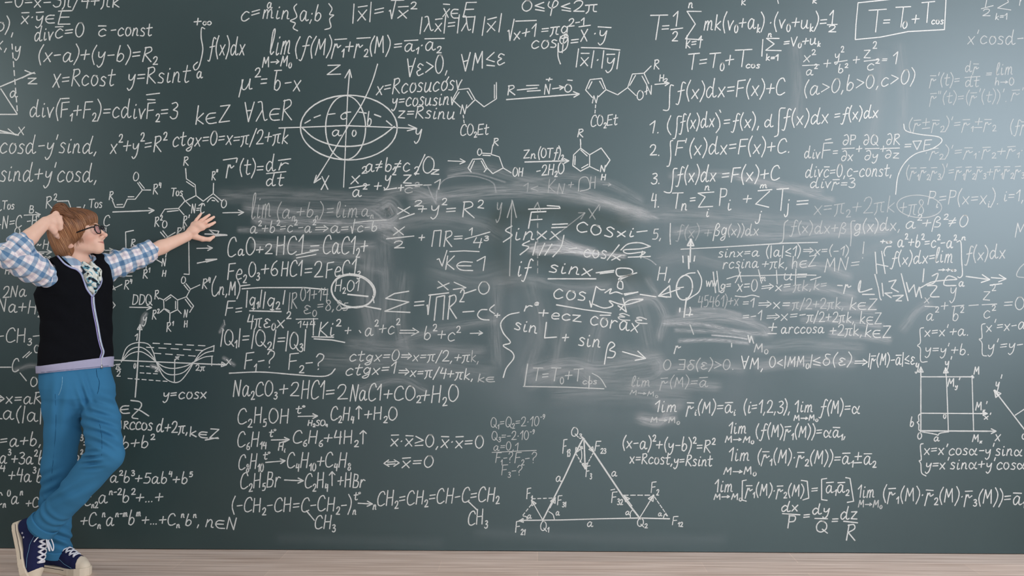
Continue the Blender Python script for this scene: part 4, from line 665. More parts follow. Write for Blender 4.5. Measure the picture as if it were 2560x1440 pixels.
# wiped areas: dust streaks left by the eraser
SM('pale wiped band left of centre', [([(560, 490), (700, 488), (960, 500)], 60, .45), ([(620, 520), (760, 530), (935, 525)], 46, .7), ([(640, 552), (800, 556), (985, 560)], 36, 1.1), ([(600, 575), (780, 578), (965, 570)], 26, .7), ([(640, 612), (780, 616), (930, 612)], 40, .8), ([(700, 632), (800, 634), (900, 640)], 40, .6), ([(740, 650), (830, 655), (960, 680)], 30, .4)], a=.26)
SM('round eraser smear beside the x2', [([(950, 520), (975, 510), (990, 535), (965, 550), (940, 535)], 60, .9), ([(930, 560), (985, 580), (990, 600), (960, 590)], 50, .9), ([(980, 480), (1040, 475), (1090, 500)], 60, .6)], a=.26)
SM('broad wiped bow over the centre', [([(1040, 500), (1200, 480), (1330, 478), (1470, 495), (1600, 530)], 60, 1.0), ([(1000, 560), (1080, 545), (1200, 560), (1240, 580)], 80, .5), ([(1130, 430), (1200, 420), (1280, 440), (1400, 470), (1560, 520)], 50, .5), ([(1290, 460), (1400, 440), (1520, 460), (1600, 500)], 40, .5), ([(1460, 496), (1540, 515), (1620, 545)], 34, 1.0), ([(1540, 518), (1590, 525), (1640, 545)], 26, 1.0)], a=.22)
SM('vertical wiped streaks in the centre', [([(920, 640), (915, 740), (930, 830)], 80, .6), ([(960, 620), (965, 720), (960, 800)], 60, .5), ([(1010, 700), (1000, 800), (1010, 870)], 70, .45), ([(1240, 720), (1240, 820), (1245, 900)], 60, .5), ([(1330, 720), (1350, 820), (1320, 930)], 90, .45), ([(1420, 760), (1400, 860), (1380, 950)], 70, .45), ([(1500, 800), (1480, 880), (1470, 950)], 70, .45), ([(1100, 680), (1180, 700), (1240, 690)], 120, .35), ([(1250, 705), (1330, 700), (1420, 720), (1520, 715)], 44, .6), ([(1560, 700), (1600, 760), (1620, 860)], 90, .35)], a=.22)
SM('wiped haze below the centre', [([(880, 860), (1000, 870), (1200, 880)], 60, .5), ([(1000, 850), (1120, 820), (1240, 800)], 40, .5), ([(820, 900), (1000, 910), (1220, 930)], 80, .4), ([(900, 970), (1000, 950), (1060, 975)], 40, .6), ([(1330, 930), (1420, 910), (1500, 920), (1640, 900)], 70, .8), ([(1400, 985), (1520, 980), (1700, 990)], 90, .45), ([(1560, 880), (1640, 900), (1630, 940), (1500, 950)], 60, .5), ([(1330, 960), (1430, 930), (1480, 960)], 50, .6)], a=.24)
SM('white rubbed patch across sin-cos', [([(1330, 622), (1400, 618), (1480, 632)], 40, 1.3), ([(1340, 630), (1430, 630), (1560, 640)], 22, 1.4), ([(1400, 600), (1440, 615), (1480, 628)], 26, .7)], a=.42)
SM('pale wiped curve right of the arrows', [([(1660, 808), (1760, 812), (1850, 830), (1915, 835)], 22, 1.2), ([(1670, 800), (1800, 795), (1900, 815), (1920, 835)], 44, .8), ([(1690, 825), (1800, 830), (1880, 845)], 20, .9), ([(1700, 852), (1790, 850), (1870, 858)], 18, 1.3), ([(1560, 760), (1630, 750), (1660, 790), (1650, 840)], 40, .7), ([(1700, 780), (1800, 785), (1880, 800)], 34, .7), ([(1720, 775), (1790, 772), (1850, 785)], 16, .8), ([(1780, 838), (1830, 842), (1868, 848)], 8, 2.2), ([(1620, 700), (1640, 740), (1600, 745)], 30, .5)], a=.27)
SM('wiped streaks along the right-hand formulas', [([(1560, 540), (1700, 535), (1850, 545), (2000, 560), (2200, 570)], 70, .55), ([(1680, 440), (1800, 435), (1900, 450), (2050, 480)], 34, .7), ([(1850, 445), (1960, 470), (2080, 500)], 28, .9), ([(1690, 580), (1800, 570), (1920, 590), (2100, 580), (2220, 575)], 46, .8), ([(1650, 650), (1720, 640), (1800, 660)], 60, .4), ([(1980, 660), (2060, 668), (2120, 690)], 40, .8), ([(1960, 725), (2040, 720), (2130, 740)], 44, .9), ([(1970, 765), (2080, 765), (2180, 775)], 40, 1.0), ([(2010, 800), (2100, 803), (2200, 815)], 30, 1.0), ([(2080, 835), (2160, 840), (2220, 850)], 34, 1.1), ([(1900, 870), (2000, 860), (2150, 870)], 50, .5), ([(1650, 925), (1750, 915), (1850, 920)], 50, .7), ([(1900, 915), (2000, 905), (2130, 905)], 50, .9), ([(1580, 965), (1700, 962), (1790, 965)], 50, .8), ([(2260, 820), (2290, 780), (2320, 760)], 40, .6)], a=.22)
SM('rubbed chalk cloud under the limit', [([(1600, 1045), (1640, 1050), (1680, 1045)], 44, 1.1), ([(1610, 1055), (1650, 1060), (1665, 1035)], 30, .9), ([(1640, 1010), (1680, 1020), (1700, 1015)], 40, .6)], a=.24)
SM('thin chalk arc drawn while wiping', [([(1090, 505), (1095, 470), (1120, 445), (1180, 440), (1230, 455), (1240, 480)], 6, 1.0), ([(1070, 465), (1080, 490), (1090, 510)], 6, 1.0), ([(1600, 640), (1625, 650), (1640, 662)], 5, 1.5), ([(1120, 440), (1180, 432), (1262, 455)], 8, .8)], a=.3)
SM('smears beside the cosine plot', [([(354, 815), (358, 795), (364, 785)], 18, 1.2), ([(560, 895), (575, 905), (585, 912)], 16, 1.0), ([(380, 915), (392, 920), (398, 925)], 18, 1.6), ([(40, 925), (70, 915), (90, 915)], 22, .6), ([(550, 830), (556, 818), (560, 812)], 14, .9)], a=.3)
SM('olive damp patch behind the centre formulas', [([(1240, 560), (1250, 640), (1270, 700)], 130, .5), ([(1260, 540), (1400, 525), (1560, 560)], 110, .75), ([(1340, 640), (1450, 680), (1600, 690)], 100, .55), ([(1420, 560), (1520, 600), (1560, 670)], 100, .5)], a=.42, m=M_WIPE, name='damp_patch')
SM('long faint streaks down the upper right', [([(1990, 120), (1995, 200), (1990, 300)], 60, .5), ([(2200, 150), (2190, 260), (2180, 340)], 70, .4), ([(2250, 120), (2260, 240), (2255, 330)], 50, .4), ([(2150, 640), (2310, 560), (2330, 540)], 40, .3)], a=.16)
SM('broad pale haze where formulas were wiped away', [([(930, 560), (960, 700), (930, 880)], 200, .7), ([(1100, 480), (1130, 700), (1080, 900)], 260, .6), ([(1280, 720), (1300, 840), (1290, 960)], 240, .8), ([(1480, 720), (1500, 860), (1470, 990)], 260, .8), ([(1650, 500), (1680, 700), (1650, 1000)], 240, .7), ([(1850, 520), (1900, 700), (1850, 980)], 260, .6), ([(2080, 540), (2120, 700), (2080, 880)], 260, .6), ([(640, 500), (760, 560), (800, 660)], 200, .4), ([(1000, 900), (1200, 960), (1500, 1040), (1800, 1010)], 220, .45), ([(1200, 1330), (1500, 1345), (1800, 1350)], 60, .5), ([(700, 1345), (900, 1352), (1100, 1358)], 50, .4)], a=.13, m=M_HAZE, name='chalk_haze')
# ------------------------------------------------------------------ signed-distance modelling and surface nets
class Field:
    def __init__(s): s.ops = []; s.post = None
    def add(s, fn, c, rad, k=0.01, op='u'):
        s.ops.append((op, fn, np.asarray(c, float), rad, k)); return s
    def __call__(s, P):
        d = np.full(len(P), 1.0)
        for op, fn, c, rad, k in s.ops:
            m = ((P - c) ** 2).sum(1) < (rad + 0.07) ** 2
            if not m.any(): continue
            v = fn(P[m]); a = d[m]
            if op == 'u':
                h = np.maximum(k - np.abs(a - v), 0) / max(k, 1e-9); d[m] = np.minimum(a, v) - h * h * k * .25
            elif op == 's':
                v = -v; h = np.maximum(k - np.abs(a - v), 0) / max(k, 1e-9); d[m] = np.maximum(a, v) + h * h * k * .25
            else:
                h = np.maximum(k - np.abs(a - v), 0) / max(k, 1e-9); d[m] = np.maximum(a, v) + h * h * k * .25
        if s.post is not None: d = s.post(P, d)
        return d
    # shapes
    def rc(s, a, b, r1, r2, k=0.012, op='u'):
        a = np.asarray(a, float); b = np.asarray(b, float); ab = b - a; l2 = max(ab @ ab, 1e-12)
        def fn(P):
            t = np.clip(((P - a) @ ab) / l2, 0, 1)
            return np.sqrt(((P - a - t[:, None] * ab) ** 2).sum(1)) - (r1 + t * (r2 - r1))
        return s.add(fn, (a + b) / 2, math.sqrt(l2) / 2 + max(r1, r2), k, op)
    def chain(s, pts, radii, k=0.012, op='u'):
        for i in range(len(pts) - 1): s.rc(pts[i], pts[i + 1], radii[i], radii[i + 1], k, op)
        return s
    def ell(s, c, rad, M=None, k=0.012, op='u'):
        c = np.asarray(c, float); rad = np.asarray(rad, float)
        def fn(P):
            q = P - c
            if M is not None: q = q @ M
            k0 = np.sqrt(((q / rad) ** 2).sum(1)); k1 = np.sqrt(((q / rad ** 2) ** 2).sum(1))
            return k0 * (k0 - 1) / np.maximum(k1, 1e-9)
        return s.add(fn, c, rad.max(), k, op)

def poly_sd(Q, poly):
    """signed distance of 2-D points to a polygon (negative inside)"""
    poly = np.asarray(poly, float); d = np.full(len(Q), 1e9); ins = np.zeros(len(Q), bool)
    for i in range(len(poly)):
        a = poly[i]; b = poly[i - 1]; e = b - a; w = Q - a
        t = np.clip((w @ e) / (e @ e), 0, 1)
        d = np.minimum(d, ((w - t[:, None] * e) ** 2).sum(1))
        c = ((a[1] > Q[:, 1]) != (b[1] > Q[:, 1]))
        with np.errstate(divide='ignore', invalid='ignore'):
            xx = a[0] + (Q[:, 1] - a[1]) * e[0] / (e[1] if e[1] != 0 else 1e-12)
        ins ^= c & (Q[:, 0] < xx)
    d = np.sqrt(d)
    return np.where(ins, -d, d)

def surface(field, lo, hi, h, B=8):
    lo = np.asarray(lo, float); hi = np.asarray(hi, float)
    nb = np.maximum(1, np.ceil((hi - lo) / (h * B)).astype(int)); n = nb * B
    g = np.stack(np.meshgrid(*[np.arange(k) for k in nb], indexing='ij'), -1).reshape(-1, 3)
    ctr = lo + (g + .5) * B * h
    dc = np.concatenate([field(c) for c in np.array_split(ctr, max(1, len(ctr) // 200000))])
    g = g[np.abs(dc) < B * h * 1.6]
    off = np.stack(np.meshgrid(*[np.arange(B + 1)] * 3, indexing='ij'), -1).reshape(-1, 3)
    NY, NZ = n[1] + 2, n[2] + 2
    vid, vpos, quads = [], [], []
    cid = lambda c: ((c[..., 0] + 1) * NY + c[..., 1] + 1) * NZ + c[..., 2] + 1
    co = [(i, j, k) for i in (0, 1) for j in (0, 1) for k in (0, 1)]
    for ch in np.array_split(g, max(1, len(g) // 400)):
        if not len(ch): continue
        idx = ch[:, None, :] * B + off[None]
        D = field((lo + idx.reshape(-1, 3) * h)).reshape(len(ch), B + 1, B + 1, B + 1)
        ins = D < 0
        cnt = sum(ins[:, i:B + i, j:B + j, k:B + k].astype(np.int8) for i, j, k in co)
        bb, ci, cj, ck = np.nonzero((cnt > 0) & (cnt < 8))
        if len(bb):
            V8 = {c: D[bb, ci + c[0], cj + c[1], ck + c[2]] for c in co}
            acc = np.zeros((len(bb), 3)); num = np.zeros(len(bb))
            for a in co:
                for ax in range(3):
                    if a[ax]: continue
                    b2 = list(a); b2[ax] = 1; b2 = tuple(b2)
                    va, vb = V8[a], V8[b2]; m = (va < 0) != (vb < 0)
                    t = np.where(m, va / np.where(m, va - vb, 1), 0)
                    p = np.array(a, float)[None] + t[:, None] * np.eye(3)[ax]
                    acc += p * m[:, None]; num += m
            cell = ch[bb] * B + np.stack([ci, cj, ck], -1)
            vid.append(cid(cell)); vpos.append(lo + (cell + acc / num[:, None]) * h)
        for ax in range(3):
            sl0 = [slice(None)] + [slice(0, B)] * 3; sl1 = list(sl0); sl1[ax + 1] = slice(1, B + 1)
            a, b2 = ins[tuple(sl0)], ins[tuple(sl1)]
            bb, ci, cj, ck = np.nonzero(a != b2)
            if not len(bb): continue
            base = ch[bb] * B + np.stack([ci, cj, ck], -1)
            u, v = (ax + 1) % 3, (ax + 2) % 3
            eu, ev = np.eye(3, dtype=int)[u], np.eye(3, dtype=int)[v]
            q = np.stack([cid(base - eu - ev), cid(base - ev), cid(base), cid(base - eu)], -1)
            fl = ~a[bb, ci, cj, ck]
            q[fl] = q[fl][:, ::-1]
            quads.append(q)
    vid = np.concatenate(vid); vpos = np.concatenate(vpos); quads = np.concatenate(quads)
    o = np.argsort(vid); vid = vid[o]; vpos = vpos[o]
    k = np.searchsorted(vid, quads); k = np.minimum(k, len(vid) - 1)
    ok = (vid[k] == quads).all(1)
    return vpos, k[ok]

def grad(field, P, e=0.002):
    g = np.stack([field(P + np.eye(3)[i] * e) - field(P - np.eye(3)[i] * e) for i in range(3)], -1)
    return g / np.maximum(np.linalg.norm(g, axis=1, keepdims=True), 1e-9)

def snap(field, P, n=3, off=0.0):
    P = np.array(P, float)
    for _ in range(n):
        P = P - grad(field, P) * (field(P) - off)[:, None]
    return P

def cast_px(field, px, py, y0=-1.1, y1=-0.02):
    """first hit of the view line through a photo pixel with a modelled surface"""
    a, b = U(px, py, y0), U(px, py, y1)
    T_ = np.linspace(0, 1, 600); P = a + (b - a) * T_[:, None]; d = field(P)
    i = np.argmax(d < 0)
    if not (d < 0).any(): i = int(np.argmin(d))
    return P[i]

def tube(path, r, n=8, flat=None, closed=False, caps=True):
    """tube mesh along a path; r scalar or list; flat = (normal list, ratio) flattens the section"""
    P = np.asarray(path, float); m = len(P); rr = np.full(m, r) if np.isscalar(r) else np.asarray(r, float)
    Tn = np.zeros_like(P)
    for i in range(m):
        a = P[(i - 1) % m] if closed else P[max(i - 1, 0)]; b = P[(i + 1) % m] if closed else P[min(i + 1, m - 1)]
        Tn[i] = (b - a) / max(np.linalg.norm(b - a), 1e-9)
    up = np.array([0.1, 0.3, 1.0]); u = np.cross(Tn[0], up); u /= max(np.linalg.norm(u), 1e-9)
    V = []
    for i in range(m):
        if flat is not None:
            nn = np.asarray(flat[0][i]); nn = nn - Tn[i] * (nn @ Tn[i]); nn /= max(np.linalg.norm(nn), 1e-9)
            w = nn; u = np.cross(w, Tn[i]); fr = flat[1]
        else:
            u = u - Tn[i] * (u @ Tn[i]); u /= max(np.linalg.norm(u), 1e-9); w = np.cross(Tn[i], u); fr = 1.0
        for k in range(n):
            t = 2 * math.pi * k / n
            V.append(P[i] + (u * math.cos(t) + w * math.sin(t) * fr) * rr[i])
    Fc = []
    for i in range(m if closed else m - 1):
        j = (i + 1) % m
        for k in range(n):
            k2 = (k + 1) % n
            Fc.append((i * n + k, i * n + k2, j * n + k2, j * n + k))
    if caps and not closed:
        Fc.append(tuple(range(n))[::-1]); Fc.append(tuple((m - 1) * n + k for k in range(n)))
    return np.array(V), Fc

def join(parts):
    V, Fc, b = [], [], 0
    for v, f in parts:
        V.append(np.asarray(v)); Fc += [tuple(int(i) + b for i in q) for q in (f.tolist() if isinstance(f, np.ndarray) else f)]; b += len(v)
    return np.concatenate(V), Fc

def curve3(pts, n=6):
    return np.array(smooth_pts(pts, n))

def vattr(o, name, vals):
    vals = np.asarray(vals, 'f')
    if vals.ndim == 1:
        a = o.data.attributes.new(name, 'FLOAT', 'POINT'); a.data.foreach_set('value', vals)
    else:
        a = o.data.attributes.new(name, 'FLOAT_VECTOR', 'POINT'); a.data.foreach_set('vector', vals.ravel())
def unit(v):
    v = np.asarray(v, float); return v / np.linalg.norm(v)
# ------------------------------------------------------------------ the man in front of the board
YC = -0.42
person = bpy.data.objects.new('person', None); COL.objects.link(person)
person['label'] = 'man with glasses, black vest and blue trousers leaning a hand on the chalkboard, legs crossed'
person['category'] = 'person'
fl0 = U(150, 1400, -0.47); person.location = (fl0[0], -0.47, 0)
person.empty_display_size = 0.2
PL = np.array([fl0[0], -0.47, 0.0])
def part(name, V, Fc, m, parent=None, label=None):
    o = mesh_obj(name, np.asarray(V) - PL, Fc, m, parent or person)
    if label: o['label'] = label
    return o

AT = R(47)                                              # turned towards the right of the picture
T_L = np.array([math.cos(AT), math.sin(AT), 0]); T_F = np.array([math.sin(AT), -math.cos(AT), 0])
def loft(secs, grow=0.0, tilt=0.0):
    """secs: (py, centre px, half width px, depth y, depth/width ratio) -> solid distance function"""
    Z, C, A, Bb = [], [], [], []
    for py, cx, hw, y, ra in secs:
        p = U(cx, py, y); e = U(cx + hw, py, y)
        hwm = np.linalg.norm(e - p); ph = AT - R(22); a = hwm / math.sqrt(math.cos(ph) ** 2 + (ra * math.sin(ph)) ** 2)
        Z.append(p[2]); C.append(p); A.append(a + grow); Bb.append(a * ra + grow)
    o = np.argsort(Z); Z = np.array(Z)[o]; C = np.array(C)[o]; A = np.array(A)[o]; Bb = np.array(Bb)[o]
    def fn(P):
        z = P[:, 2]
        cx = np.interp(z, Z, C[:, 0]); cy = np.interp(z, Z, C[:, 1]); a = np.interp(z, Z, A); b_ = np.interp(z, Z, Bb)
        q = P - np.stack([cx, cy, z], -1)
        l, f = q @ T_L, q @ T_F
        k = np.sqrt((l / a) ** 2 + (f / b_) ** 2); g = np.sqrt((l / a ** 2) ** 2 + (f / b_ ** 2) ** 2)
        d = k * (k - 1) / np.maximum(g, 1e-6)
        d = np.where(k < .05, -np.minimum(a, b_), d)
        zt = z - tilt * l
        return np.maximum(d, np.maximum(Z[0] - grow - zt, z - Z[-1] - grow))
    mid = C.mean(0); rad = np.linalg.norm(np.array([A.max(), Bb.max(), (Z[-1] - Z[0]) / 2 + .03]))
    return fn, mid, rad

TORSO = [(636, 196, 34, -.42, .80), (648, 197, 50, -.42, .66), (660, 197, 68, -.42, .58), (676, 196, 77, -.42, .58), (700, 194, 82, -.42, .62), (735, 184, 91, -.42, .68), (765, 188, 87, -.42, .70),
         (800, 192, 83, -.425, .70), (850, 192, 84, -.435, .70), (890, 190, 87, -.445, .72), (915, 188, 87, -.45, .74), (940, 188, 86, -.45, .76)]
PELVIS = [(905, 189, 80, -.45, .76), (935, 189, 84, -.45, .78), (965, 194, 88, -.455, .80), (990, 199, 84, -.46, .82), (1015, 204, 62, -.465, .9), (1035, 206, 34, -.47, 1.0)]

# joints
O_H = U(198, 588, -.43)                                   # head centre
yaw, pit = R(-1), R(17)
fw = np.array([math.cos(yaw), -math.sin(yaw), 0]); H_Y = np.array([math.sin(yaw), math.cos(yaw), 0]); zz = np.array([0, 0, 1.0])
H_X = fw * math.cos(pit) + zz * math.sin(pit); H_Z = -fw * math.sin(pit) + zz * math.cos(pit)
H_M = np.stack([H_X, H_Y, H_Z], 1)
hl = lambda x, y, z: O_H + H_M @ np.array([x, y, z])      # head-local point -> world
SR, SL = U(126, 694, -.545), U(258, 672, -.295)
ER, WR = U(27, 638, -.70), U(114, 556, -.585)
EL_, WL = U(352, 640, -.185), U(467, 591, -.05)
HR, KR, AR_ = U(157, 960, -.525), U(147, 1165, -.515), U(143, 1385, -.47)
HL, KL, AL = U(233, 962, -.385), U(264, 1136, -.675), U(98, 1332, -.635)

# ---------------- body: one continuous skin surface
body = Field()
fn, c, r_ = loft(TORSO, -.030); body.add(fn, c, r_, .02)
fn, c, r_ = loft(PELVIS, -.030); body.add(fn, c, r_, .02)
body.rc(U(190, 668, -.42), hl(-.034, 0, -.050), .053, .047, .03)
body.chain([U(180, 676, -.447), SR], [.048, .044], .03); body.chain([U(210, 668, -.385), SL], [.048, .044], .03)
body.chain([SR, ER, ER * .45 + WR * .55, WR], [.046, .038, .035, .0265], .012)
body.chain([SL, EL_, EL_ * .55 + WL * .45, WL], [.046, .037, .034, .0255], .012)
body.rc(HR, KR, .075, .05, .03); body.rc(HL, KL, .075, .05, .03)
# feet inside the shoes are added further down (shoe frames)
# head
hx = lambda *a: hl(*a)
hd = Field()
hd.ell(hl(-.018, 0, .036), (.094, .073, .083), H_M, .01)
hd.ell(hl(.034, 0, -.018), (.056, .051, .072), H_M, .04)
hd.rc(hl(-.022, -.050, -.038), hl(.058, -.014, -.086), .015, .013, .03); hd.rc(hl(-.022, .050, -.038), hl(.058, .014, -.086), .015, .013, .03)
hd.ell(hl(.071, 0, -.092), (.019, .021, .016), H_M, .018)
hd.rc(hl(.080, -.012, .020), hl(.062, -.048, .016), .011, .010, .02); hd.rc(hl(.080, .012, .020), hl(.062, .048, .016), .011, .010, .02)
for s_ in (-1, 1):
    hd.ell(hl(.056, s_ * .039, -.028), (.020, .017, .016), H_M, .03)
    hd.ell(hl(.098, s_ * .032, -.002), (.016, .018, .012), H_M, .014, 's')
    hd.ell(hl(.0720, s_ * .031, -.002), (.0155, .0155, .0145), H_M, .004)
hd.chain([hl(.084, 0, .008), hl(.100, 0, -.016), hl(.117, 0, -.034)], [.0078, .0088, .0078], .012)
hd.ell(hl(.114, 0, -.036), (.0115, .0095, .0088), H_M, .008)
for s_ in (-1, 1):
    hd.ell(hl(.100, s_ * .0115, -.041), (.011, .0075, .0072), H_M, .006)
    hd.ell(hl(.108, s_ * .0055, -.0465), (.0055, .0032, .0036), H_M, .003, 's')
hd.ell(hl(.074, 0, -.064), (.020, .030, .022), H_M, .025)
for s_ in (-1, 1):
    hd.rc(hl(.0925, 0, -.0625), hl(.079, s_ * .026, -.0605), .0048, .0026, .006)
    hd.rc(hl(.0905, 0, -.0710), hl(.079, s_ * .024, -.0640), .0054, .0026, .007)
    # ears
    hd.ell(hl(-.026, s_ * .074, -.020), (.019, .0075, .033), H_M @ np.array([[.95, 0, .3], [0, 1, 0], [-.3, 0, .95]]), .008)
    hd.ell(hl(-.024, s_ * .082, -.016), (.010, .005, .019), H_M, .004, 's')
    hd.ell(hl(-.024, s_ * .0765, -.050), (.015, .006, .009), H_M, .008)
body.ops += hd.ops
# left hand spread on the board: wrist, palm, five fingers
def hand(W, knuck, pip, dip, tip, thumb, palm_r=.0125, fr=(.0088, .0082, .0070)):
    for i, kp in enumerate(knuck):
        body.rc(W, kp, .016 if i in (1, 2) else .0135, .0118, .012)
    for i in range(3):
        body.rc(knuck[i], knuck[i + 1], .0115, .0115, .012)
        body.rc((knuck[i] + W) / 2, (knuck[i + 1] + W) / 2, .013, .013, .014)
    for i in range(4):
        s_ = .9 if i == 0 else 1.0
        body.chain([knuck[i], pip[i], dip[i], tip[i]], [.0108 * s_, .0092 * s_, .0082 * s_, .0066 * s_], .0022)
        body.ell(pip[i], (.0094 * s_,) * 3, None, .003)
    body.chain(thumb, [.0165, .0128, .0105, .0078], .006)
hand(WL, [U(484, 561, -.030), U(492, 561, -.036), U(500, 563.5, -.037), U(507, 569, -.033)],
     [U(492, 549, -.026), U(504, 551, -.031), U(514, 555, -.031), U(521, 564, -.028)],
     [U(498, 541, -.017), U(515, 543.5, -.019), U(526, 548, -.019), U(530, 560, -.018)],
     [U(502.5, 534.5, -.010), U(523.5, 537.5, -.010), U(534.5, 542.5, -.010), U(537, 556, -.010)],
     [U(486, 591, -.036), U(506, 597.5, -.030), U(523, 598.5, -.020), U(534, 592, -.012)])
# right hand gripping the hair at the back of the head
hand(WR, [U(140, 535, -.552), U(146, 546, -.562), U(149, 557, -.565), U(149, 569, -.560)],
     [U(149, 530, -.515), U(155, 542, -.520), U(158, 555, -.520), U(157, 568, -.518)],
     [U(156, 533, -.480), U(163, 545, -.483), U(165, 557, -.484), U(163, 570, -.482)],
     [U(163, 540, -.455), U(169, 551, -.457), U(171, 563, -.458), U(168, 575, -.458)],
     [U(128, 569, -.585), U(136, 579, -.570), U(141, 588, -.548), U(146, 594, -.522)])

# ---------------- materials
def skin_material():
    m, nt, out = mat('skin')
    b = N(nt, 'ShaderNodeBsdfPrincipled'); b.inputs['Roughness'].default_value = .5; b.inputs['Specular IOR Level'].default_value = .35
    b.inputs['Subsurface Weight'].default_value = .25; b.inputs['Subsurface Radius'].default_value = (.012, .005, .003); b.inputs['Subsurface Scale'].default_value = 0.4
    hq = N(nt, 'ShaderNodeAttribute', attribute_name='hq'); sp = N(nt, 'ShaderNodeSeparateXYZ'); nt.links.new(hq.outputs['Vector'], sp.inputs[0]); at2 = N(nt, 'ShaderNodeAttribute', attribute_name='flush')
    tc = N(nt, 'ShaderNodeTexCoord'); ns = N(nt, 'ShaderNodeTexNoise'); ns.inputs['Scale'].default_value = 28; ns.inputs['Detail'].default_value = 4
    nt.links.new(tc.outputs['Object'], ns.inputs['Vector'])
    m0 = N(nt, 'ShaderNodeMix', data_type='RGBA'); m0.inputs[6].default_value = srgb(230, 186, 164); m0.inputs[7].default_value = srgb(238, 202, 182)
    nt.links.new(ns.outputs['Fac'], m0.inputs[0])
    m1 = N(nt, 'ShaderNodeMix', data_type='RGBA'); m1.inputs[7].default_value = srgb(222, 158, 138)
    nt.links.new(at2.outputs['Fac'], m1.inputs[0]); nt.links.new(m0.outputs[2], m1.inputs[6])
    m2 = N(nt, 'ShaderNodeMix', data_type='RGBA'); m2.inputs[7].default_value = srgb(205, 128, 120)
    def op(o, a, b2, c=None):
        n = N(nt, 'ShaderNodeMath', operation=o)
        for i_, v_ in enumerate((a, b2, c)):
            if v_ is None: continue
            if isinstance(v_, (int, float)): n.inputs[i_].default_value = v_
            else: nt.links.new(v_, n.inputs[i_])
        return n.outputs[0]
    def below(v, lim, soft):
        r = N(nt, 'ShaderNodeMapRange', interpolation_type='SMOOTHSTEP'); nt.links.new(v, r.inputs[0])
        r.inputs[1].default_value = lim + soft; r.inputs[2].default_value = lim - soft; return r.outputs[0]
    ay = op('ABSOLUTE', sp.outputs[1], 0)
    zc = op('ADD', op('MULTIPLY', ay, -.20), op('ADD', sp.outputs[2], .0665))      # height above the smiling mouth line
    front = op('GREATER_THAN', sp.outputs[0], .055)
    thick = op('SUBTRACT', .0085, op('MULTIPLY', ay, .25))
    lips = op('MULTIPLY', op('MULTIPLY', below(op('SUBTRACT', op('ABSOLUTE', zc, 0), thick), -.001, .0016), below(ay, .0245, .002)), front)
    line = op('MULTIPLY', op('MULTIPLY', below(op('ABSOLUTE', zc, 0), .0011, .0008), below(ay, .0300, .002)), front)
    nt.links.new(op('MULTIPLY', lips, .75), m2.inputs[0]); nt.links.new(m1.outputs[2], m2.inputs[6])
    m3 = N(nt, 'ShaderNodeMix', data_type='RGBA'); m3.inputs[7].default_value = srgb(120, 58, 52)
    nt.links.new(op('MULTIPLY', line, .85), m3.inputs[0]); nt.links.new(m2.outputs[2], m3.inputs[6])
    nt.links.new(m3.outputs[2], b.inputs['Base Color']); nt.links.new(b.outputs[0], out.inputs[0])
    return m
def plaid_material():
    m, nt, out = mat('blue_check_cotton')
    b = N(nt, 'ShaderNodeBsdfPrincipled'); b.inputs['Roughness'].default_value = .85; b.inputs['Specular IOR Level'].default_value = .15
    uv = N(nt, 'ShaderNodeAttribute', attribute_name='uvc'); sp = N(nt, 'ShaderNodeSeparateXYZ'); nt.links.new(uv.outputs['Vector'], sp.inputs[0])
    def band(sock, per, lo, hi):
        a = N(nt, 'ShaderNodeMath', operation='MULTIPLY'); a.inputs[1].default_value = 1 / per; nt.links.new(sock, a.inputs[0])
        f = N(nt, 'ShaderNodeMath', operation='FRACT'); nt.links.new(a.outputs[0], f.inputs[0])
        c = N(nt, 'ShaderNodeMapRange', interpolation_type='SMOOTHSTEP')
        s1 = N(nt, 'ShaderNodeMath', operation='SUBTRACT'); s1.inputs[1].default_value = (lo + hi) / 2; nt.links.new(f.outputs[0], s1.inputs[0])
        ab = N(nt, 'ShaderNodeMath', operation='ABSOLUTE'); nt.links.new(s1.outputs[0], ab.inputs[0])
        c.inputs[1].default_value = (hi - lo) / 2 + .03; c.inputs[2].default_value = (hi - lo) / 2 - .03
        nt.links.new(ab.outputs[0], c.inputs[0]); return c.outputs[0]
    base = (0.90, 0.84, 0.84, 1)
    col = None
    for sock, per, lo, hi, c4, amt in ((sp.outputs[0], .060, .05, .40, srgb(96, 160, 200), .72), (sp.outputs[1], .060, .05, .40, srgb(96, 160, 200), .72), (sp.outputs[0], .060, .62, .82, srgb(190, 185, 205), .40), (sp.outputs[1], .060, .62, .82, srgb(190, 185, 205), .40)):
        mx = N(nt, 'ShaderNodeMix', data_type='RGBA', blend_type='MULTIPLY')
        ms = N(nt, 'ShaderNodeMath', operation='MULTIPLY'); ms.inputs[1].default_value = amt; nt.links.new(band(sock, per, lo, hi), ms.inputs[0])
        nt.links.new(ms.outputs[0], mx.inputs[0]); mx.inputs[7].default_value = c4
        if col is None: mx.inputs[6].default_value = base
        else: nt.links.new(col, mx.inputs[6])
        col = mx.outputs[2]
    nt.links.new(col, b.inputs['Base Color']); nt.links.new(b.outputs[0], out.inputs[0])
    return m
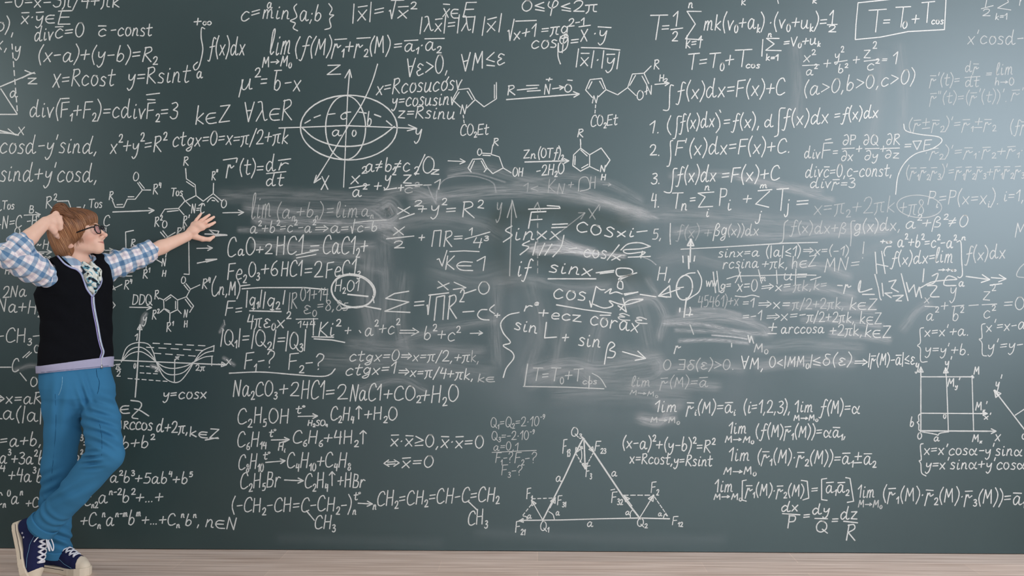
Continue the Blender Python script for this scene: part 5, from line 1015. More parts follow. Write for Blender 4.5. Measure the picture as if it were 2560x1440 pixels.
def hair_material():
    m, nt, out = mat('dark_blond_hair')
    b = N(nt, 'ShaderNodeBsdfPrincipled'); b.inputs['Roughness'].default_value = .42; b.inputs['Specular IOR Level'].default_value = .5
    at = N(nt, 'ShaderNodeAttribute', attribute_name='lock'); uv = N(nt, 'ShaderNodeAttribute', attribute_name='uvh')
    mp = N(nt, 'ShaderNodeMapping'); mp.inputs['Scale'].default_value = (3.0, 26.0, 1.0); nt.links.new(uv.outputs['Vector'], mp.inputs['Vector'])
    ns = N(nt, 'ShaderNodeTexNoise'); ns.inputs['Scale'].default_value = 1.0; ns.inputs['Detail'].default_value = 4; nt.links.new(mp.outputs[0], ns.inputs['Vector'])
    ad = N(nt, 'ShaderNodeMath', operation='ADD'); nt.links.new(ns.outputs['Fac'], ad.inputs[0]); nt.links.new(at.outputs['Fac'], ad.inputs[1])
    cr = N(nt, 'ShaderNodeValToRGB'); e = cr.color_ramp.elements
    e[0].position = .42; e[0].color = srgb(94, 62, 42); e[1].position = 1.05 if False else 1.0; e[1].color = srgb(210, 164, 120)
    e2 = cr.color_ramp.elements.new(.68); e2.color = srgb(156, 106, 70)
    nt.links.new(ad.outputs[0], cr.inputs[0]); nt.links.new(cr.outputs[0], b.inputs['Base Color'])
    bp = N(nt, 'ShaderNodeBump'); bp.inputs['Strength'].default_value = .5; bp.inputs['Distance'].default_value = .002
    nt.links.new(ns.outputs['Fac'], bp.inputs['Height']); nt.links.new(bp.outputs[0], b.inputs['Normal'])
    nt.links.new(b.outputs[0], out.inputs[0]); return m
def cravat_material():
    m, nt, out = mat('patterned_silk')
    b = N(nt, 'ShaderNodeBsdfPrincipled'); b.inputs['Roughness'].default_value = .45
    tc = N(nt, 'ShaderNodeTexCoord'); v = N(nt, 'ShaderNodeTexNoise'); v.inputs['Scale'].default_value = 34; v.inputs['Detail'].default_value = 1.0; v.inputs['Distortion'].default_value = .6
    nt.links.new(tc.outputs['Object'], v.inputs['Vector'])
    cr = N(nt, 'ShaderNodeValToRGB'); cr.color_ramp.interpolation = 'CONSTANT'; e = cr.color_ramp.elements
    e[0].position = 0; e[0].color = srgb(16, 24, 38); e[1].position = .42; e[1].color = srgb(96, 160, 180)
    for p, c4 in ((.48, srgb(226, 230, 222)), (.62, srgb(200, 205, 190)), (.68, srgb(24, 34, 50))):
        q = cr.color_ramp.elements.new(p); q.color = c4
    nt.links.new(v.outputs['Fac'], cr.inputs[0]); nt.links.new(cr.outputs[0], b.inputs['Base Color']); nt.links.new(b.outputs[0], out.inputs[0]); return m
M_SKIN, M_PLAID, M_HAIR, M_CRAV = skin_material(), plaid_material(), hair_material(), cravat_material()
M_VEST = simple_mat('black_knit', srgb(13, 15, 20), .9, .12, .25, 60, .3, 700)
M_BAND = simple_mat('lilac_grey_rib', srgb(172, 170, 196), .9, .1, .05, 80, .3, 600)
M_PIPE = simple_mat('pale_blue_tape', srgb(176, 188, 212), .8, .15)
M_TAPE = simple_mat('violet_tape', srgb(142, 136, 186), .8, .15)
M_ZIP = simple_mat('zip_metal', (.5, .5, .5, 1), .35, .5, metal=1.0)
M_JEAN = simple_mat('blue_cotton_twill', srgb(58, 120, 160), .85, .15, .10, 9, .25, 900)
M_STITCH = simple_mat('dark_seam', srgb(30, 74, 108), .9, .1)
M_STITCH_L = simple_mat('pale_seam', srgb(120, 168, 196), .9, .1)
M_NAVY = simple_mat('navy_canvas', srgb(36, 41, 76), .9, .12, .08, 60, .3, 900)
M_RUB = simple_mat('cream_rubber', srgb(226, 212, 190), .55, .35, .03, 20)
M_LINE = simple_mat('dark_rubber_stripe', srgb(30, 32, 50), .6, .3)
M_LACE = simple_mat('white_lace', srgb(232, 232, 238), .85, .15)
M_BLACK = simple_mat('black_acetate', srgb(10, 10, 12), .3, .5)
M_EYE = simple_mat('eye_white', srgb(225, 220, 215), .2, .5)
M_IRIS = simple_mat('iris', srgb(60, 70, 70), .2, .5)
M_BROW = simple_mat('brow_hair', srgb(150, 108, 76), .8, .2)

# ---------------- shoes (local frame: x to the toe, z up, origin under the heel)
def sole_hw(x):
    return np.interp(x, [-.004, .0, .012, .04, .09, .14, .19, .235, .262, .276, .281], [.0, .018, .031, .036, .034, .037, .047, .045, .033, .016, .0])
def sole_yc(x): return np.interp(x, [0, .1, .2, .28], [0, -.002, .004, .0])
def shoe_field(kind):
    f = Field()
    if kind == 'sole':
        def fn(P):
            hw = sole_hw(P[:, 0]) + .004
            d = np.abs(P[:, 1] - sole_yc(P[:, 0])) - hw
            d = np.maximum(d * .75, np.maximum(-.004 - P[:, 0], P[:, 0] - .283))
            top = .030 + .010 * np.clip((P[:, 0] - .20) / .08, 0, 1)
            q = np.maximum(d, np.maximum(-P[:, 2], P[:, 2] - top))
            return q
        f.add(fn, (.14, 0, .02), .17, .001)
    else:
        f.chain([(.038, 0, .062), (.110, 0, .066), (.165, .002, .054), (.212, .003, .042), (.245, .001, .036)], [.038, .038, .040, .038, .030], .02)
        f.rc((.036, 0, .05), (.052, 0, .118), .037, .037, .02)
        f.chain([(.06, 0, .11), (.10, 0, .100), (.15, .002, .080), (.20, .003, .058)], [.026, .026, .024, .020], .02)
        def clip(P): return np.maximum(.018 - P[:, 2], np.abs(P[:, 1] - sole_yc(P[:, 0])) - sole_hw(P[:, 0]) - .0015)
        f.add(clip, (.14, 0, .07), .2, .006, 'i')
        f.add(lambda P: P[:, 2] - .128, (.05, 0, .1), .2, .004, 'i')
    return f
def build_shoe(M, o, label, inner, hang):
    W = lambda V: np.asarray(V) @ M.T + o
    root_f = shoe_field('upper'); sole_f = shoe_field('sole')
    V, Fq = surface(root_f, (-.03, -.07, 0), (.31, .07, .15), .0028)
    up = part('shoe', W(V), Fq, M_NAVY, label=label)
    V, Fq = surface(sole_f, (-.03, -.07, -.01), (.31, .07, .06), .0026)
    part('rubber_sole', W(V), Fq, M_RUB, up, 'cream rubber sole')
    cap = Field(); cap.ops = list(root_f.ops)
    cap.post = lambda P, d: np.maximum(d - .0022, .228 + .25 * P[:, 1] ** 2 / .05 - P[:, 0])
    V, Fq = surface(cap, (.2, -.07, 0), (.31, .07, .1), .0026)
    part('toe_cap', W(V), Fq, M_RUB, up, 'cream rubber toe cap')
    # dark stripe round the sole
    for s_ in (-1, 1):
        xs = np.linspace(.012, .17, 24)
        P = np.stack([xs, sole_yc(xs) + s_ * (sole_hw(xs) + .0042), np.full(24, .0215)], -1)
        part('sole_stripe', *_w(tube(W(P), .0013, 6)), M_LINE, up)
    # eyelets and laces
    rows = np.linspace(.098, .205, 6); top = []
    for x in rows:
        for s_ in (-1, 1):
            y = s_ * (.022 if x < .19 else .019)
            zs = np.linspace(.15, .02, 300); Q = np.stack([np.full(300, x), np.full(300, y), zs], -1); d = root_f(Q)
            i = np.argmax(d < 0); top.append(Q[i])
    top = np.array(top).reshape(6, 2, 3)
    G = grad(root_f, top.reshape(-1, 3)).reshape(6, 2, 3)
    for i in range(6):
        for j in range(2):
            c = top[i, j] + G[i, j] * .0008; n = G[i, j]; a = unit(np.cross(n, [0, 1, .3])); b2 = np.cross(n, a)
            ring = [W(c + (a * math.cos(t) + b2 * math.sin(t)) * .0034) for t in np.linspace(0, 2 * math.pi, 13)[:-1]]
            part('eyelet', *_w(tube(ring, .0011, 6, closed=True)), M_LACE, up)
    parts = []
    for i in range(6):
        a, b2 = top[i, 0] + G[i, 0] * .002, top[i, 1] + G[i, 1] * .002
        if i < 5:
            for p, q, h in ((top[i, 0] + G[i, 0] * .002, top[i + 1, 1] + G[i + 1, 1] * .002, .004), (top[i, 1] + G[i, 1] * .002, top[i + 1, 0] + G[i + 1, 0] * .002, .006)):
                Q = np.array([p + (q - p) * t for t in np.linspace(0, 1, 9)])
                Q = snap(root_f, Q, 3, .0025); Q[1:-1] += np.array([0, 0, 1.0]) * h * .3
                parts.append(tube(W(Q), .0044, 8, (grad(root_f, Q) @ M.T, .45)))
    Q = snap(root_f, np.array([top[5, 0] + (top[5, 1] - top[5, 0]) * t for t in np.linspace(0, 1, 9)]), 3, .0025)
    parts.append(tube(W(Q), .0044, 8, (grad(root_f, Q) @ M.T, .45)))
    kn = (top[0, 0] + top[0, 1]) / 2 + np.array([0, 0, .008])
    for s_ in (-1, 1):
        loop = curve3([kn, kn + [.010, s_ * .014, .010], kn + np.array([0, s_ * .020, .006]) + hang * .7, kn + np.array([0, s_ * .010, .0]) + hang, kn + np.array([0, s_ * .004, .002]) + hang * .55, kn], 6)
        parts.append(tube(W(loop), .0028, 7))
        tail = curve3([kn, kn + [-.004, s_ * .016, .006], kn + [.004, s_ * .040, -.006], kn + [.02, s_ * .05, -.026]], 6)
        parts.append(tube(W(tail), .0026, 7))
    parts.append(tube(W(np.array([kn + [0, -.005, 0], kn, kn + [0, .005, 0]])), .005, 8))
    V, Fq = join(parts); part('laces', V, Fq, M_LACE, up, 'white laces')
    # two vent eyelets on the inner side
    for x in (.062, .080):
        c = snap(root_f, np.array([[x, inner * .06, .046]]), 6, .0006)[0]; n = grad(root_f, c[None])[0]; a = unit(np.cross(n, [1, 0, .2])); b2 = np.cross(n, a)
        part('eyelet', *_w(tube([W(c + (a * math.cos(t) + b2 * math.sin(t)) * .0034) for t in np.linspace(0, 2 * math.pi, 13)[:-1]], .0011, 6, closed=True)), M_LACE, up)
    # pale seam up the side
    for s_ in (-1, 1):
        xs = np.linspace(.082, .215, 14); zs = np.interp(xs, [.082, .12, .17, .215], [.112, .075, .050, .034])
        Q = snap(root_f, np.stack([xs, np.full(14, s_ * .05), zs], -1), 5, .0006)
        part('seam', *_w(tube(W(Q), .0009, 5)), M_STITCH_L, up)
    return up, W, root_f
def _w(vf): return vf[0], vf[1]
# ---------------- shoe placement
def floor_pt(px, py):
    d = C_F + C_R * ((px - 1280.0) / F_PX) + np.array([0, 0, 1.0]) * ((720.0 - py) / F_PX)
    return CAM + d * (-CAM[2] / d[2])
a_ = R(-24)
X = np.array([math.cos(a_), math.sin(a_), 0]); Yv = np.array([-math.sin(a_), math.cos(a_), 0])
MRs = np.stack([X, Yv, np.array([0, 0, 1.0])], 1); oRs = floor_pt(112, 1422)
shoe_R, W_R, F_R = build_shoe(MRs, oRs, 'navy canvas sneaker standing flat, toe to the right', 1, np.array([.045, 0, .002]))
X = unit([.30, -.22, -.90]); Zv = unit(np.array([1.0, -.22, 0]) - X * (X @ np.array([1.0, -.22, 0]))); Yv = np.cross(Zv, X)
MLs = np.stack([X, Yv, Zv], 1)
oLs = U(40, 1318, -.60)
low = (np.array([[.28, 0, .0], [.27, .02, 0], [.27, -.02, 0]]) @ MLs.T + oLs)[:, 2].min()
oLs = oLs + np.array([0, 0, .004 - low])
shoe_L, W_L, F_L = build_shoe(MLs, oLs, 'navy canvas sneaker tipped on its toe', -1, np.array([.075, 0, .012]))
AR_ = W_R(np.array([.076, 0, .090])); AL = W_L(np.array([.055, 0, .125]))
for Wf in (W_R, W_L):
    body.chain(list(Wf(np.array([[.055, 0, .12], [.048, 0, .06], [.12, 0, .048], [.21, 0, .036]]))), [.030, .024, .026, .022], .02)
body.rc(KR, W_R(np.array([.050, 0, .10])), .05, .034, .02); body.rc(KL, AL, .05, .034, .02)

V, Fq = surface(body, (-2.75, -.85, 0.0), (-1.35, .0, 1.80), .0023)
ob = part('body', V, Fq, M_SKIN)
q = (V - O_H) @ H_M
flush = .55 * np.exp(-(((q[:, 0] - .06) / .03) ** 2 + ((np.abs(q[:, 1]) - .048) / .025) ** 2 + ((q[:, 2] + .035) / .022) ** 2)) + .5 * np.exp(-(((q[:, 0] - .113) / .014) ** 2 + (q[:, 1] / .014) ** 2 + ((q[:, 2] + .038) / .012) ** 2)) + .4 * np.exp(-(((q[:, 0] + .03) / .025) ** 2 + ((np.abs(q[:, 1]) - .08) / .015) ** 2 + ((q[:, 2] + .03) / .04) ** 2))
hk = np.array([U(484, 561, -.03), U(492, 561, -.036), U(500, 563.5, -.037), U(507, 569, -.033), U(504, 551, -.031), U(514, 555, -.031), U(521, 564, -.028)])
flush += .30 * sum(np.exp(-((V - h) ** 2).sum(1) / .012 ** 2) for h in hk)
vattr(ob, 'hq', q); vattr(ob, 'flush', np.clip(flush, 0, 1))

# eyes, brows, nails
def sphere_part(name, c, r, m, parent=None):
    f = Field(); f.ell(c, (r, r, r)); Vv, Fv = surface(f, c - r * 1.3, c + r * 1.3, r / 6); return part(name, Vv, Fv, m, parent)
for s_ in (-1, 1):
    e = sphere_part('eye', hl(.0765, s_ * .031, -.002), .0112, M_EYE)
    f = Field(); f.ell(hl(.0875, s_ * .031, -.002), (.0022, .0056, .0056), H_M); Vv, Fv = surface(f, hl(.0875, s_ * .031, -.002) - .009, hl(.0875, s_ * .031, -.002) + .009, .0008); part('iris', Vv, Fv, M_IRIS, e)
    pts = snap(body, curve3([hl(.100, s_ * .014, .019), hl(.094, s_ * .034, .026), hl(.076, s_ * .052, .020)], 6), 4, .001)
    part('eyebrow', *tube(pts, [.0032] * (len(pts) - 3) + [.0026, .002, .001], 6), M_BROW)
for k_, (t_, d_) in enumerate([((502.5, 534.5, -.010), (498, 541, -.017)), ((523.5, 537.5, -.010), (515, 543.5, -.019)), ((534.5, 542.5, -.010), (526, 548, -.019)), ((537, 556, -.010), (530, 560, -.018)), ((534, 592, -.012), (523, 598.5, -.020))]):
    t3, d3 = U(*t_), U(*d_); ax = unit(t3 - d3); n_ = unit(np.array([0, -1, 0]) - ax * (-ax[1])); sd = np.cross(n_, ax)
    f = Field(); f.ell(t3 - ax * .001 + n_ * .0052, (.0062, .0046, .0018), np.stack([ax, sd, n_], 1))
    Vv, Fv = surface(f, t3 - .016, t3 + .016, .0012); part('fingernail', Vv, Fv, simple_mat('nail', srgb(236, 196, 182), .35, .4) if k_ == 0 else bpy.data.materials['nail'])

# glasses
gl = bpy.data.objects.new('glasses', None); COL.objects.link(gl); gl.parent = person; gl['label'] = 'black-framed glasses'
def gp(name, V, Fc, m): return part(name, V, Fc, m, gl)
m_lens, nt, out = mat('lens_glass')
g_ = N(nt, 'ShaderNodeBsdfGlossy'); g_.inputs['Roughness'].default_value = .03; g_.inputs[0].default_value = (.9, .85, .95, 1)
t_ = N(nt, 'ShaderNodeBsdfTransparent'); t_.inputs[0].default_value = (.94, .90, .95, 1); mx = N(nt, 'ShaderNodeMixShader'); mx.inputs[0].default_value = .10
nt.links.new(t_.outputs[0], mx.inputs[1]); nt.links.new(g_.outputs[0], mx.inputs[2]); nt.links.new(mx.outputs[0], out.inputs[0])
for s_ in (-1, 1):
    ring, disc = [], []
    for t in np.linspace(0, 2 * math.pi, 33)[:-1]:
        yy, z2 = math.cos(t), math.sin(t); k = (abs(yy) ** 3 + abs(z2) ** 3) ** (-1 / 3)
        y_ = .034 + .0255 * yy * k; z_ = -.005 + .0205 * z2 * k
        ring.append(hl(.1040 - .004 * (y_ / .06) ** 2, s_ * y_, z_))
    gp('rim', *tube(ring, .0026, 8, closed=True), M_BLACK)
    c = np.mean(ring, 0); Vd = np.concatenate([np.array(ring) - H_X * .0006, np.array(ring) + H_X * .0006]); n = 32
    gp('lens', Vd, [tuple(range(n)), tuple(range(2 * n - 1, n - 1, -1))] + [(i, (i + 1) % n, n + (i + 1) % n, n + i) for i in range(n)], m_lens)
    tp = curve3([hl(.097, s_ * .0585, .006), hl(.088, s_ * .068, .007), hl(.05, s_ * .077, .004), hl(.0, s_ * .0815, .0), hl(-.03, s_ * .081, -.008)], 6)
    gp('temple', *tube(tp, [.0032] * len(tp), 8, ([H_Y * s_] * len(tp), .6)), M_BLACK)
gp('bridge', *tube(curve3([hl(.1035, -.0105, .002), hl(.1075, 0, .005), hl(.1035, .0105, .002)], 5), .0027, 8), M_BLACK)

# ---------------- hair: a mass with a carved face opening, and many locks over it
FACE = [tuple((U(x, y, -.51) - O_H) @ H_M)[::2] for x, y in [(330, 520), (259, 546), (246, 554), (228, 562), (216, 576), (210, 590), (208, 600), (199, 608), (187, 611), (181, 622), (172, 640), (146, 648), (60, 636), (60, 760), (330, 760)]]
hairf = Field()
hairf.ell(hl(-.024, 0, .036), (.108, .092, .096), H_M, .02)
hairf.ell(hl(-.060, 0, -.030), (.066, .084, .090), H_M, .03)
hairf.ell(hl(.046, 0, .062), (.052, .066, .036), H_M, .03)
hairf.ell(U(152, 528, -.50), (.030, .035, .034), None, .02)
hairf.ell(U(140, 548, -.50), (.022, .03, .04), None, .02)
hairf.ell(U(166, 556, -.505), (.034, .034, .044), None, .03)
def hpost(P, d):
    Q = (P - O_H) @ H_M
    s = poly_sd(Q[:, [0, 2]], FACE)
    d = d + .0007 * np.sin(Q[:, 1] * 260 + 3 * np.sin(Q[:, 2] * 40)) * np.clip((Q[:, 2] + .12) * 8, 0, 1)
    k = .012; h = np.maximum(k - np.abs(d + s), 0) / k
    return np.maximum(d, -s) + h * h * k * .25
hairm = Field(); hairm.ops = list(hairf.ops)
hairf.post = hpost
HV, HF = surface(hairf, O_H - .20, O_H + .20, .0032)
hq = (HV - O_H) @ H_M
parts = [(HV, HF)]; lockv = [.08 - .2 * np.clip((hq[:, 2] - .02) / .07, 0, 1)]  # darker towards the crown: shadow on top is put into the hair colour
crown = np.array([-.045, -.015, .105]); cen = np.array([-.026, 0, .032]); rad = np.array([.113, .097, .103])
uvs = [np.stack([np.linalg.norm(hq - crown, axis=1) * 8, np.arctan2(hq[:, 1] - crown[1], hq[:, 0] - crown[0]) * 1.0, np.zeros(len(hq))], -1)]
pole = unit((crown - cen) / rad); e1 = unit(np.cross(pole, [0, 1, .2])); e1 = unit(np.cross([0, 1, 0], pole)); e2 = np.cross(pole, e1)
hr = random.Random(5)
for i in range(2600):
    ph = hr.uniform(0, 2 * math.pi); lift = hr.uniform(.99, 1.05); w0 = hr.uniform(.0008, .0021); jl = hr.uniform(-.016, .012); wav = hr.uniform(.0005, .004)
    th0 = hr.choice([.04, .15, .35, .6, .85]) + hr.uniform(-.04, .08); swirl = hr.uniform(-.10, .10)
    path = []; z_hang = None
    for k in range(36):
        th = th0 + k * .075
        phk = ph + swirl * (th - th0)
        s = pole * math.cos(th) + (e1 * math.cos(phk) + e2 * math.sin(phk)) * math.sin(th)
        p = cen + rad * s * lift
        if p[2] < .030:                             # below the widest line the hair hangs down
            if z_hang is None: z_hang = (p.copy(), th)
            dz = (th - z_hang[1]) * .105
            inn = 1 - .9 * max(0, dz - .03)
            p = np.array([(z_hang[0][0] - cen[0]) * (1 - 1.2 * dz) + cen[0] + wav * math.sin(dz * 40 + ph), (z_hang[0][1]) * inn, z_hang[0][2] - dz])
        if k > 2 and poly_sd(np.array([[p[0] - jl * .3, p[2] - jl]]), FACE)[0] < -.001: break
        path.append(p)
    if len(path) < 6: continue
    path = np.array(path); m = len(path)
    for _ in range(3): path[1:-1] = path[1:-1] * .5 + (path[:-2] + path[2:]) * .25
    Wp = path @ H_M.T + O_H
    t = np.linspace(0, 1, m); rr = w0 * np.clip(np.minimum(t * 5 + .35, (1 - t) * 2.4 + .10), 0, 1)
    nrm = ((path - cen) / rad ** 2); nrm = (nrm / np.linalg.norm(nrm, axis=1, keepdims=True)) @ H_M.T
    dd = hairm(Wp); Wp = Wp + nrm * np.where(np.abs(dd) < .03, hr.uniform(.0, .0035) - dd, 0)[:, None]
    v, f_ = tube(Wp, rr, 4, (nrm, .7), caps=False)
    parts.append((v, f_)); lk = .10 + .10 * math.sin(3 * ph + 8 * th0) + hr.uniform(-.05, .07)
    zl = ((v - O_H) @ H_M)[:, 2]; lockv.append(lk + .08 - .20 * np.clip((zl - .02) / .07, 0, 1)); uvs.append(np.stack([np.repeat(np.arange(m) * .05, 4), np.tile(np.arange(4) / 4 * .1, m) + hr.uniform(0, 20), np.zeros(len(v))], -1))  # each lock also darkens near the top, painted shade rather than hair colour
# the tuft pulled up through the gripping hand
for i in range(320):
    r1 = hr.random(); r2 = hr.uniform(-1, 1); yy = -.505 + .03 * r2
    pth = np.array([U(184 + 6 * r1, 532 + 14 * r1 + 3 * r2, yy), U(168, 524 + 16 * r1, yy - .004), U(152, 515 + 20 * r1, yy - .004), U(141 + 3 * r1, 518 + 18 * r1, yy), U(134 + 5 * r1, 530 + 14 * r1, yy)])
    pth = curve3(pth + np.array([hr.uniform(-.004, .004) for _ in range(15)]).reshape(5, 3), 6); m = len(pth); t = np.linspace(0, 1, m)
    g_ = grad(hairm, pth); dd = hairm(pth); pth = pth + g_ * np.clip(hr.uniform(0, .006) - dd, -.02, .03)[:, None]
    v, f_ = tube(pth, hr.uniform(.0008, .0018) * np.clip(np.minimum(t * 4 + .3, (1 - t) * 3 + .15), 0, 1), 6)
    parts.append((v, f_)); lockv.append(np.full(len(v), hr.uniform(-.10, .10))); uvs.append(np.stack([np.repeat(np.arange(m) * .05, 6), np.tile(np.arange(6) / 6 * .25, m) + hr.uniform(0, 20), np.zeros(len(v))], -1))
V, Fq = join(parts)
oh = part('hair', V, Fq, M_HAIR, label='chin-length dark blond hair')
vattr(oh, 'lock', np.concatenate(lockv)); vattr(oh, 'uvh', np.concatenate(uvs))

# ---------------- shirt: body of the shirt, sleeves rolled above the elbow-side forearm, collar
def limb_uv(V, segs):
    """coordinates along and around a chain of bones (metres); seam on the side away from the room"""
    best = np.full(len(V), 1e9); out = np.zeros((len(V), 3)); run = 0
    for a, b2, r in segs:
        ab = b2 - a; L_ = np.linalg.norm(ab); ax = ab / L_
        t = (V - a) @ ax; tc = np.clip(t, 0, L_); q = V - a - tc[:, None] * ax; d = np.linalg.norm(q, axis=1)
        rf = np.array([0, -1, 0]) - ax * (-ax[1]); rf = unit(rf); sd = np.cross(ax, rf)
        ang = np.arctan2(q @ sd, q @ rf); m = d < best
        best[m] = d[m]; out[m] = np.stack([run + t, ang * r, t * 0], -1)[m]; run += L_
    return out
def folds(segs, amp, seed):
    rs = np.random.RandomState(seed); ks = [(rs.uniform(30, 75), rs.uniform(-45, 45), rs.uniform(0, 6)) for _ in range(4)]
    def post(P, d):
        m = np.abs(d) < .03
        if m.any():
            uvw = limb_uv(P[m], segs); u, v = uvw[:, 0], uvw[:, 1]; s = 0
            for i, (a, b2, c) in enumerate(ks): s = s + np.sin(a * 2 * u + b2 * v * 1.6 + c + 1.2 * np.sin(v * 30 + c)) / (1 + .4 * i)
            d = d.copy(); d[m] = d[m] + amp * s * .5
        return d
    return post
def sleeve(name, chain, radii, segs, seed, lo, hi, extra=None):
    f = Field(); f.chain(chain, radii, .02); f.post = folds(segs, .0068, seed)
    if extra: extra(f)
    V, Fq = surface(f, lo, hi, .004); o = part(name, V, Fq, M_PLAID); vattr(o, 'uvc', limb_uv(V, segs)); return f, o
fwd_r = unit(WR - ER); cR0 = ER + fwd_r * .035; cR1 = ER + fwd_r * .088
sR = [(SR, ER, .06), (ER, WR, .05)]
fR, oR = sleeve('shirt_sleeve', [SR + unit(ER - SR) * .045, SR * .55 + ER * .45, SR * .3 + ER * .7, ER, ER + fwd_r * .06], [.057, .066, .063, .056, .054], sR, 3, np.minimum.reduce([SR, ER, WR]) - .12, np.maximum.reduce([SR, ER, WR]) + .12)
fwd_l = unit(WL - EL_); armL = SL + (EL_ - SL)
cL = U(372, 629, -.162); cL0 = cL - fwd_l * .030; cL1 = cL + fwd_l * .024
sL = [(SL, EL_, .058), (EL_, WL, .045)]
fL, oL = sleeve('shirt_sleeve', [SL - np.array([.03, .03, 0]), SL, SL * .55 + EL_ * .45, EL_, cL], [.066, .066, .060, .052, .046], sL, 8, np.minimum.reduce([SL, EL_, cL]) - .12, np.minimum(np.maximum.reduce([SL, EL_, cL]) + .12, [9, -.012, 9]))
def cuff(c0, c1, r, ax, segs, parent, seed):
    f = Field(); f.rc(c0, c1, r, r, .002)
    f.add(lambda P: np.maximum((c0 - P) @ ax, (P - c1) @ ax), (c0 + c1) / 2, .15, .008, 'i')
    f.rc(c0 - ax * .05, c1 + ax * .05, r - .012, r - .012, .004, 's')
    f.post = folds(segs, .002, seed)
    V, Fq = surface(f, np.minimum(c0, c1) - .1, np.maximum(c0, c1) + .1, .0032)
    o = part('rolled_cuff', V, Fq, M_PLAID, parent); u = limb_uv(V, segs); u[:, 0] += .031; vattr(o, 'uvc', u)
cuff(cR0 + fwd_r * .004, cR1 - fwd_r * .004, .063, fwd_r, sR, oR, 5); cuff(cL0, cL1, .0535, fwd_l, sL, oL, 6)

TORS_S = Field(); fn, c, r_ = loft(TORSO, -.010); TORS_S.add(fn, c, r_, .02)
TORS_S.rc(U(180, 672, -.447), SR, .054, .050, .03); TORS_S.rc(U(210, 664, -.385), SL, .056, .052, .03)
n0, n1 = U(192, 673, -.42), hl(-.034, 0, -.075); nax = unit(n1 - n0)
TORS_S.rc(n0 + nax * .012 + T_F * .004, n1 + nax * .03, .064, .075, .008, 's')
V, Fq = surface(TORS_S, (-2.5, -.68, .9), (-1.6, -.2, 1.45), .006)
osh = part('shirt', V, Fq, M_PLAID)
vattr(osh, 'uvc', np.stack([(V @ np.array([0, 0, 1.0])), (V @ T_L), V[:, 0] * 0], -1))
# collar: a folded band round the neck, open at the throat
n0, n1 = U(192, 673, -.42), hl(-.034, 0, -.075); nax = unit(n1 - n0)
colf = Field()
def cfn(P):
    q = P - n0; t = q @ nax; rv = q - t[:, None] * nax; rr = np.linalg.norm(rv, axis=1)
    fr = rv @ T_F; lr = rv @ T_L
    low = -.022 - .030 * np.clip(fr / .07, -.6, 1)
    Rr = np.interp(t, [-.05, .0, .030, .055], [.104, .080, .065, .060])
    d = np.abs(rr - Rr) - .0035
    d = np.maximum(d * .8, np.maximum(low - t, t - .072 + .052 * np.clip(fr / .07, -.3, 1)))
    gap = np.abs(lr - .004) - np.interp(t, [-.05, .03], [.034, .008])
    return np.where(fr > 0, np.maximum(d, -gap), d)
colf.add(cfn, n0, .20, .001)
V, Fq = surface(colf, n0 - .15, n0 + .15, .0028)
oc = part('collar', V, Fq, M_PLAID, osh); vattr(oc, 'uvc', np.stack([V @ np.array([0, 0, 1.0]) * 1.2, V @ T_L, V[:, 0] * 0], -1))

# the collar's near leaf folded down towards the throat
leaf = Field()
def leaf_fn(P):
    c = np.minimum(body(P), TORS_S(P)); px = PX(P)
    s = poly_sd(px, [(140, 636), (160, 634), (176, 640), (194, 649), (209, 660), (216, 665), (208, 676), (204, 682), (193, 672), (172, 664), (152, 654)]) / 537.0
    dep = (P - n0) @ T_F
    return np.maximum(np.maximum(np.abs(c - .0075) - .0032, s), .0 - dep)
leaf.add(leaf_fn, U(178, 662, -.48), .12, .001)
V, Fq = surface(leaf, U(178, 662, -.49) - .11, U(178, 662, -.49) + .11, .0026)
ol = part('collar', V, Fq, M_PLAID, osh); vattr(ol, 'uvc', np.stack([.62 * (V @ np.array([0, 0, 1.0])) + .082, .6 * (V @ T_L) + .050, V[:, 0] * 0], -1))

# ---------------- vest
vest = Field(); fn, c, r_ = loft(TORSO, 0.0); vest.add(fn, c, r_, .02)
vest.rc(U(166, 666, -.476), U(140, 676, -.525), .054, .054, .03); vest.rc(U(150, 674, -.505), U(147, 716, -.505), .058, .060, .03); vest.rc(U(222, 656, -.36), U(256, 662, -.298), .054, .052, .03)
def vcut(P, d):
    px = PX(P); dep = (P - U(193, 690, -.42)) @ T_F
    s = poly_sd(px, [(142, 632), (168, 655), (188, 672), (203, 684), (212, 700), (220, 722), (231, 740), (243, 726), (252, 706), (252, 692), (240, 672), (228, 650), (226, 632), (190, 610)]) / 537.0
    s = np.where(dep > -.02, s, 1.0)
    # opening at the back of the neck
    q = P - n0; t = q @ nax; rr = np.linalg.norm(q - t[:, None] * nax, axis=1)
    d = np.maximum(d, -(rr - .084))
    d = np.maximum(d, (px[:, 1] - np.interp(px[:, 0], [100, 275], [928, 910])) / 537.0)
    w = .0016 * np.sin(P[:, 2] * 60 + 9 * (P @ T_L) + 2 * np.sin((P @ T_L) * 30))
    d = d + w
    k = .006; h = np.maximum(k - np.abs(d + s), 0) / k
    d = np.maximum(d, -s) + h * h * k * .25
    # arm holes
    for a, b2, r0 in ((SR + unit(ER - SR) * .050, ER, .066), (SL + unit(EL_ - SL) * .030, EL_, .062)):
        ab = b2 - a; tt = ((P - a) @ ab) / (ab @ ab); rr = np.linalg.norm(P - a - np.clip(tt, 0, 1)[:, None] * ab, axis=1)
        d = np.maximum(d, -(rr - r0))
    return d
vest.post = vcut
V, Fq = surface(vest, (-2.55, -.68, .88), (-1.6, -.18, 1.46), .0036)
ov = part('vest', V, Fq, M_VEST, label='black zip-front vest with lilac-grey trim')
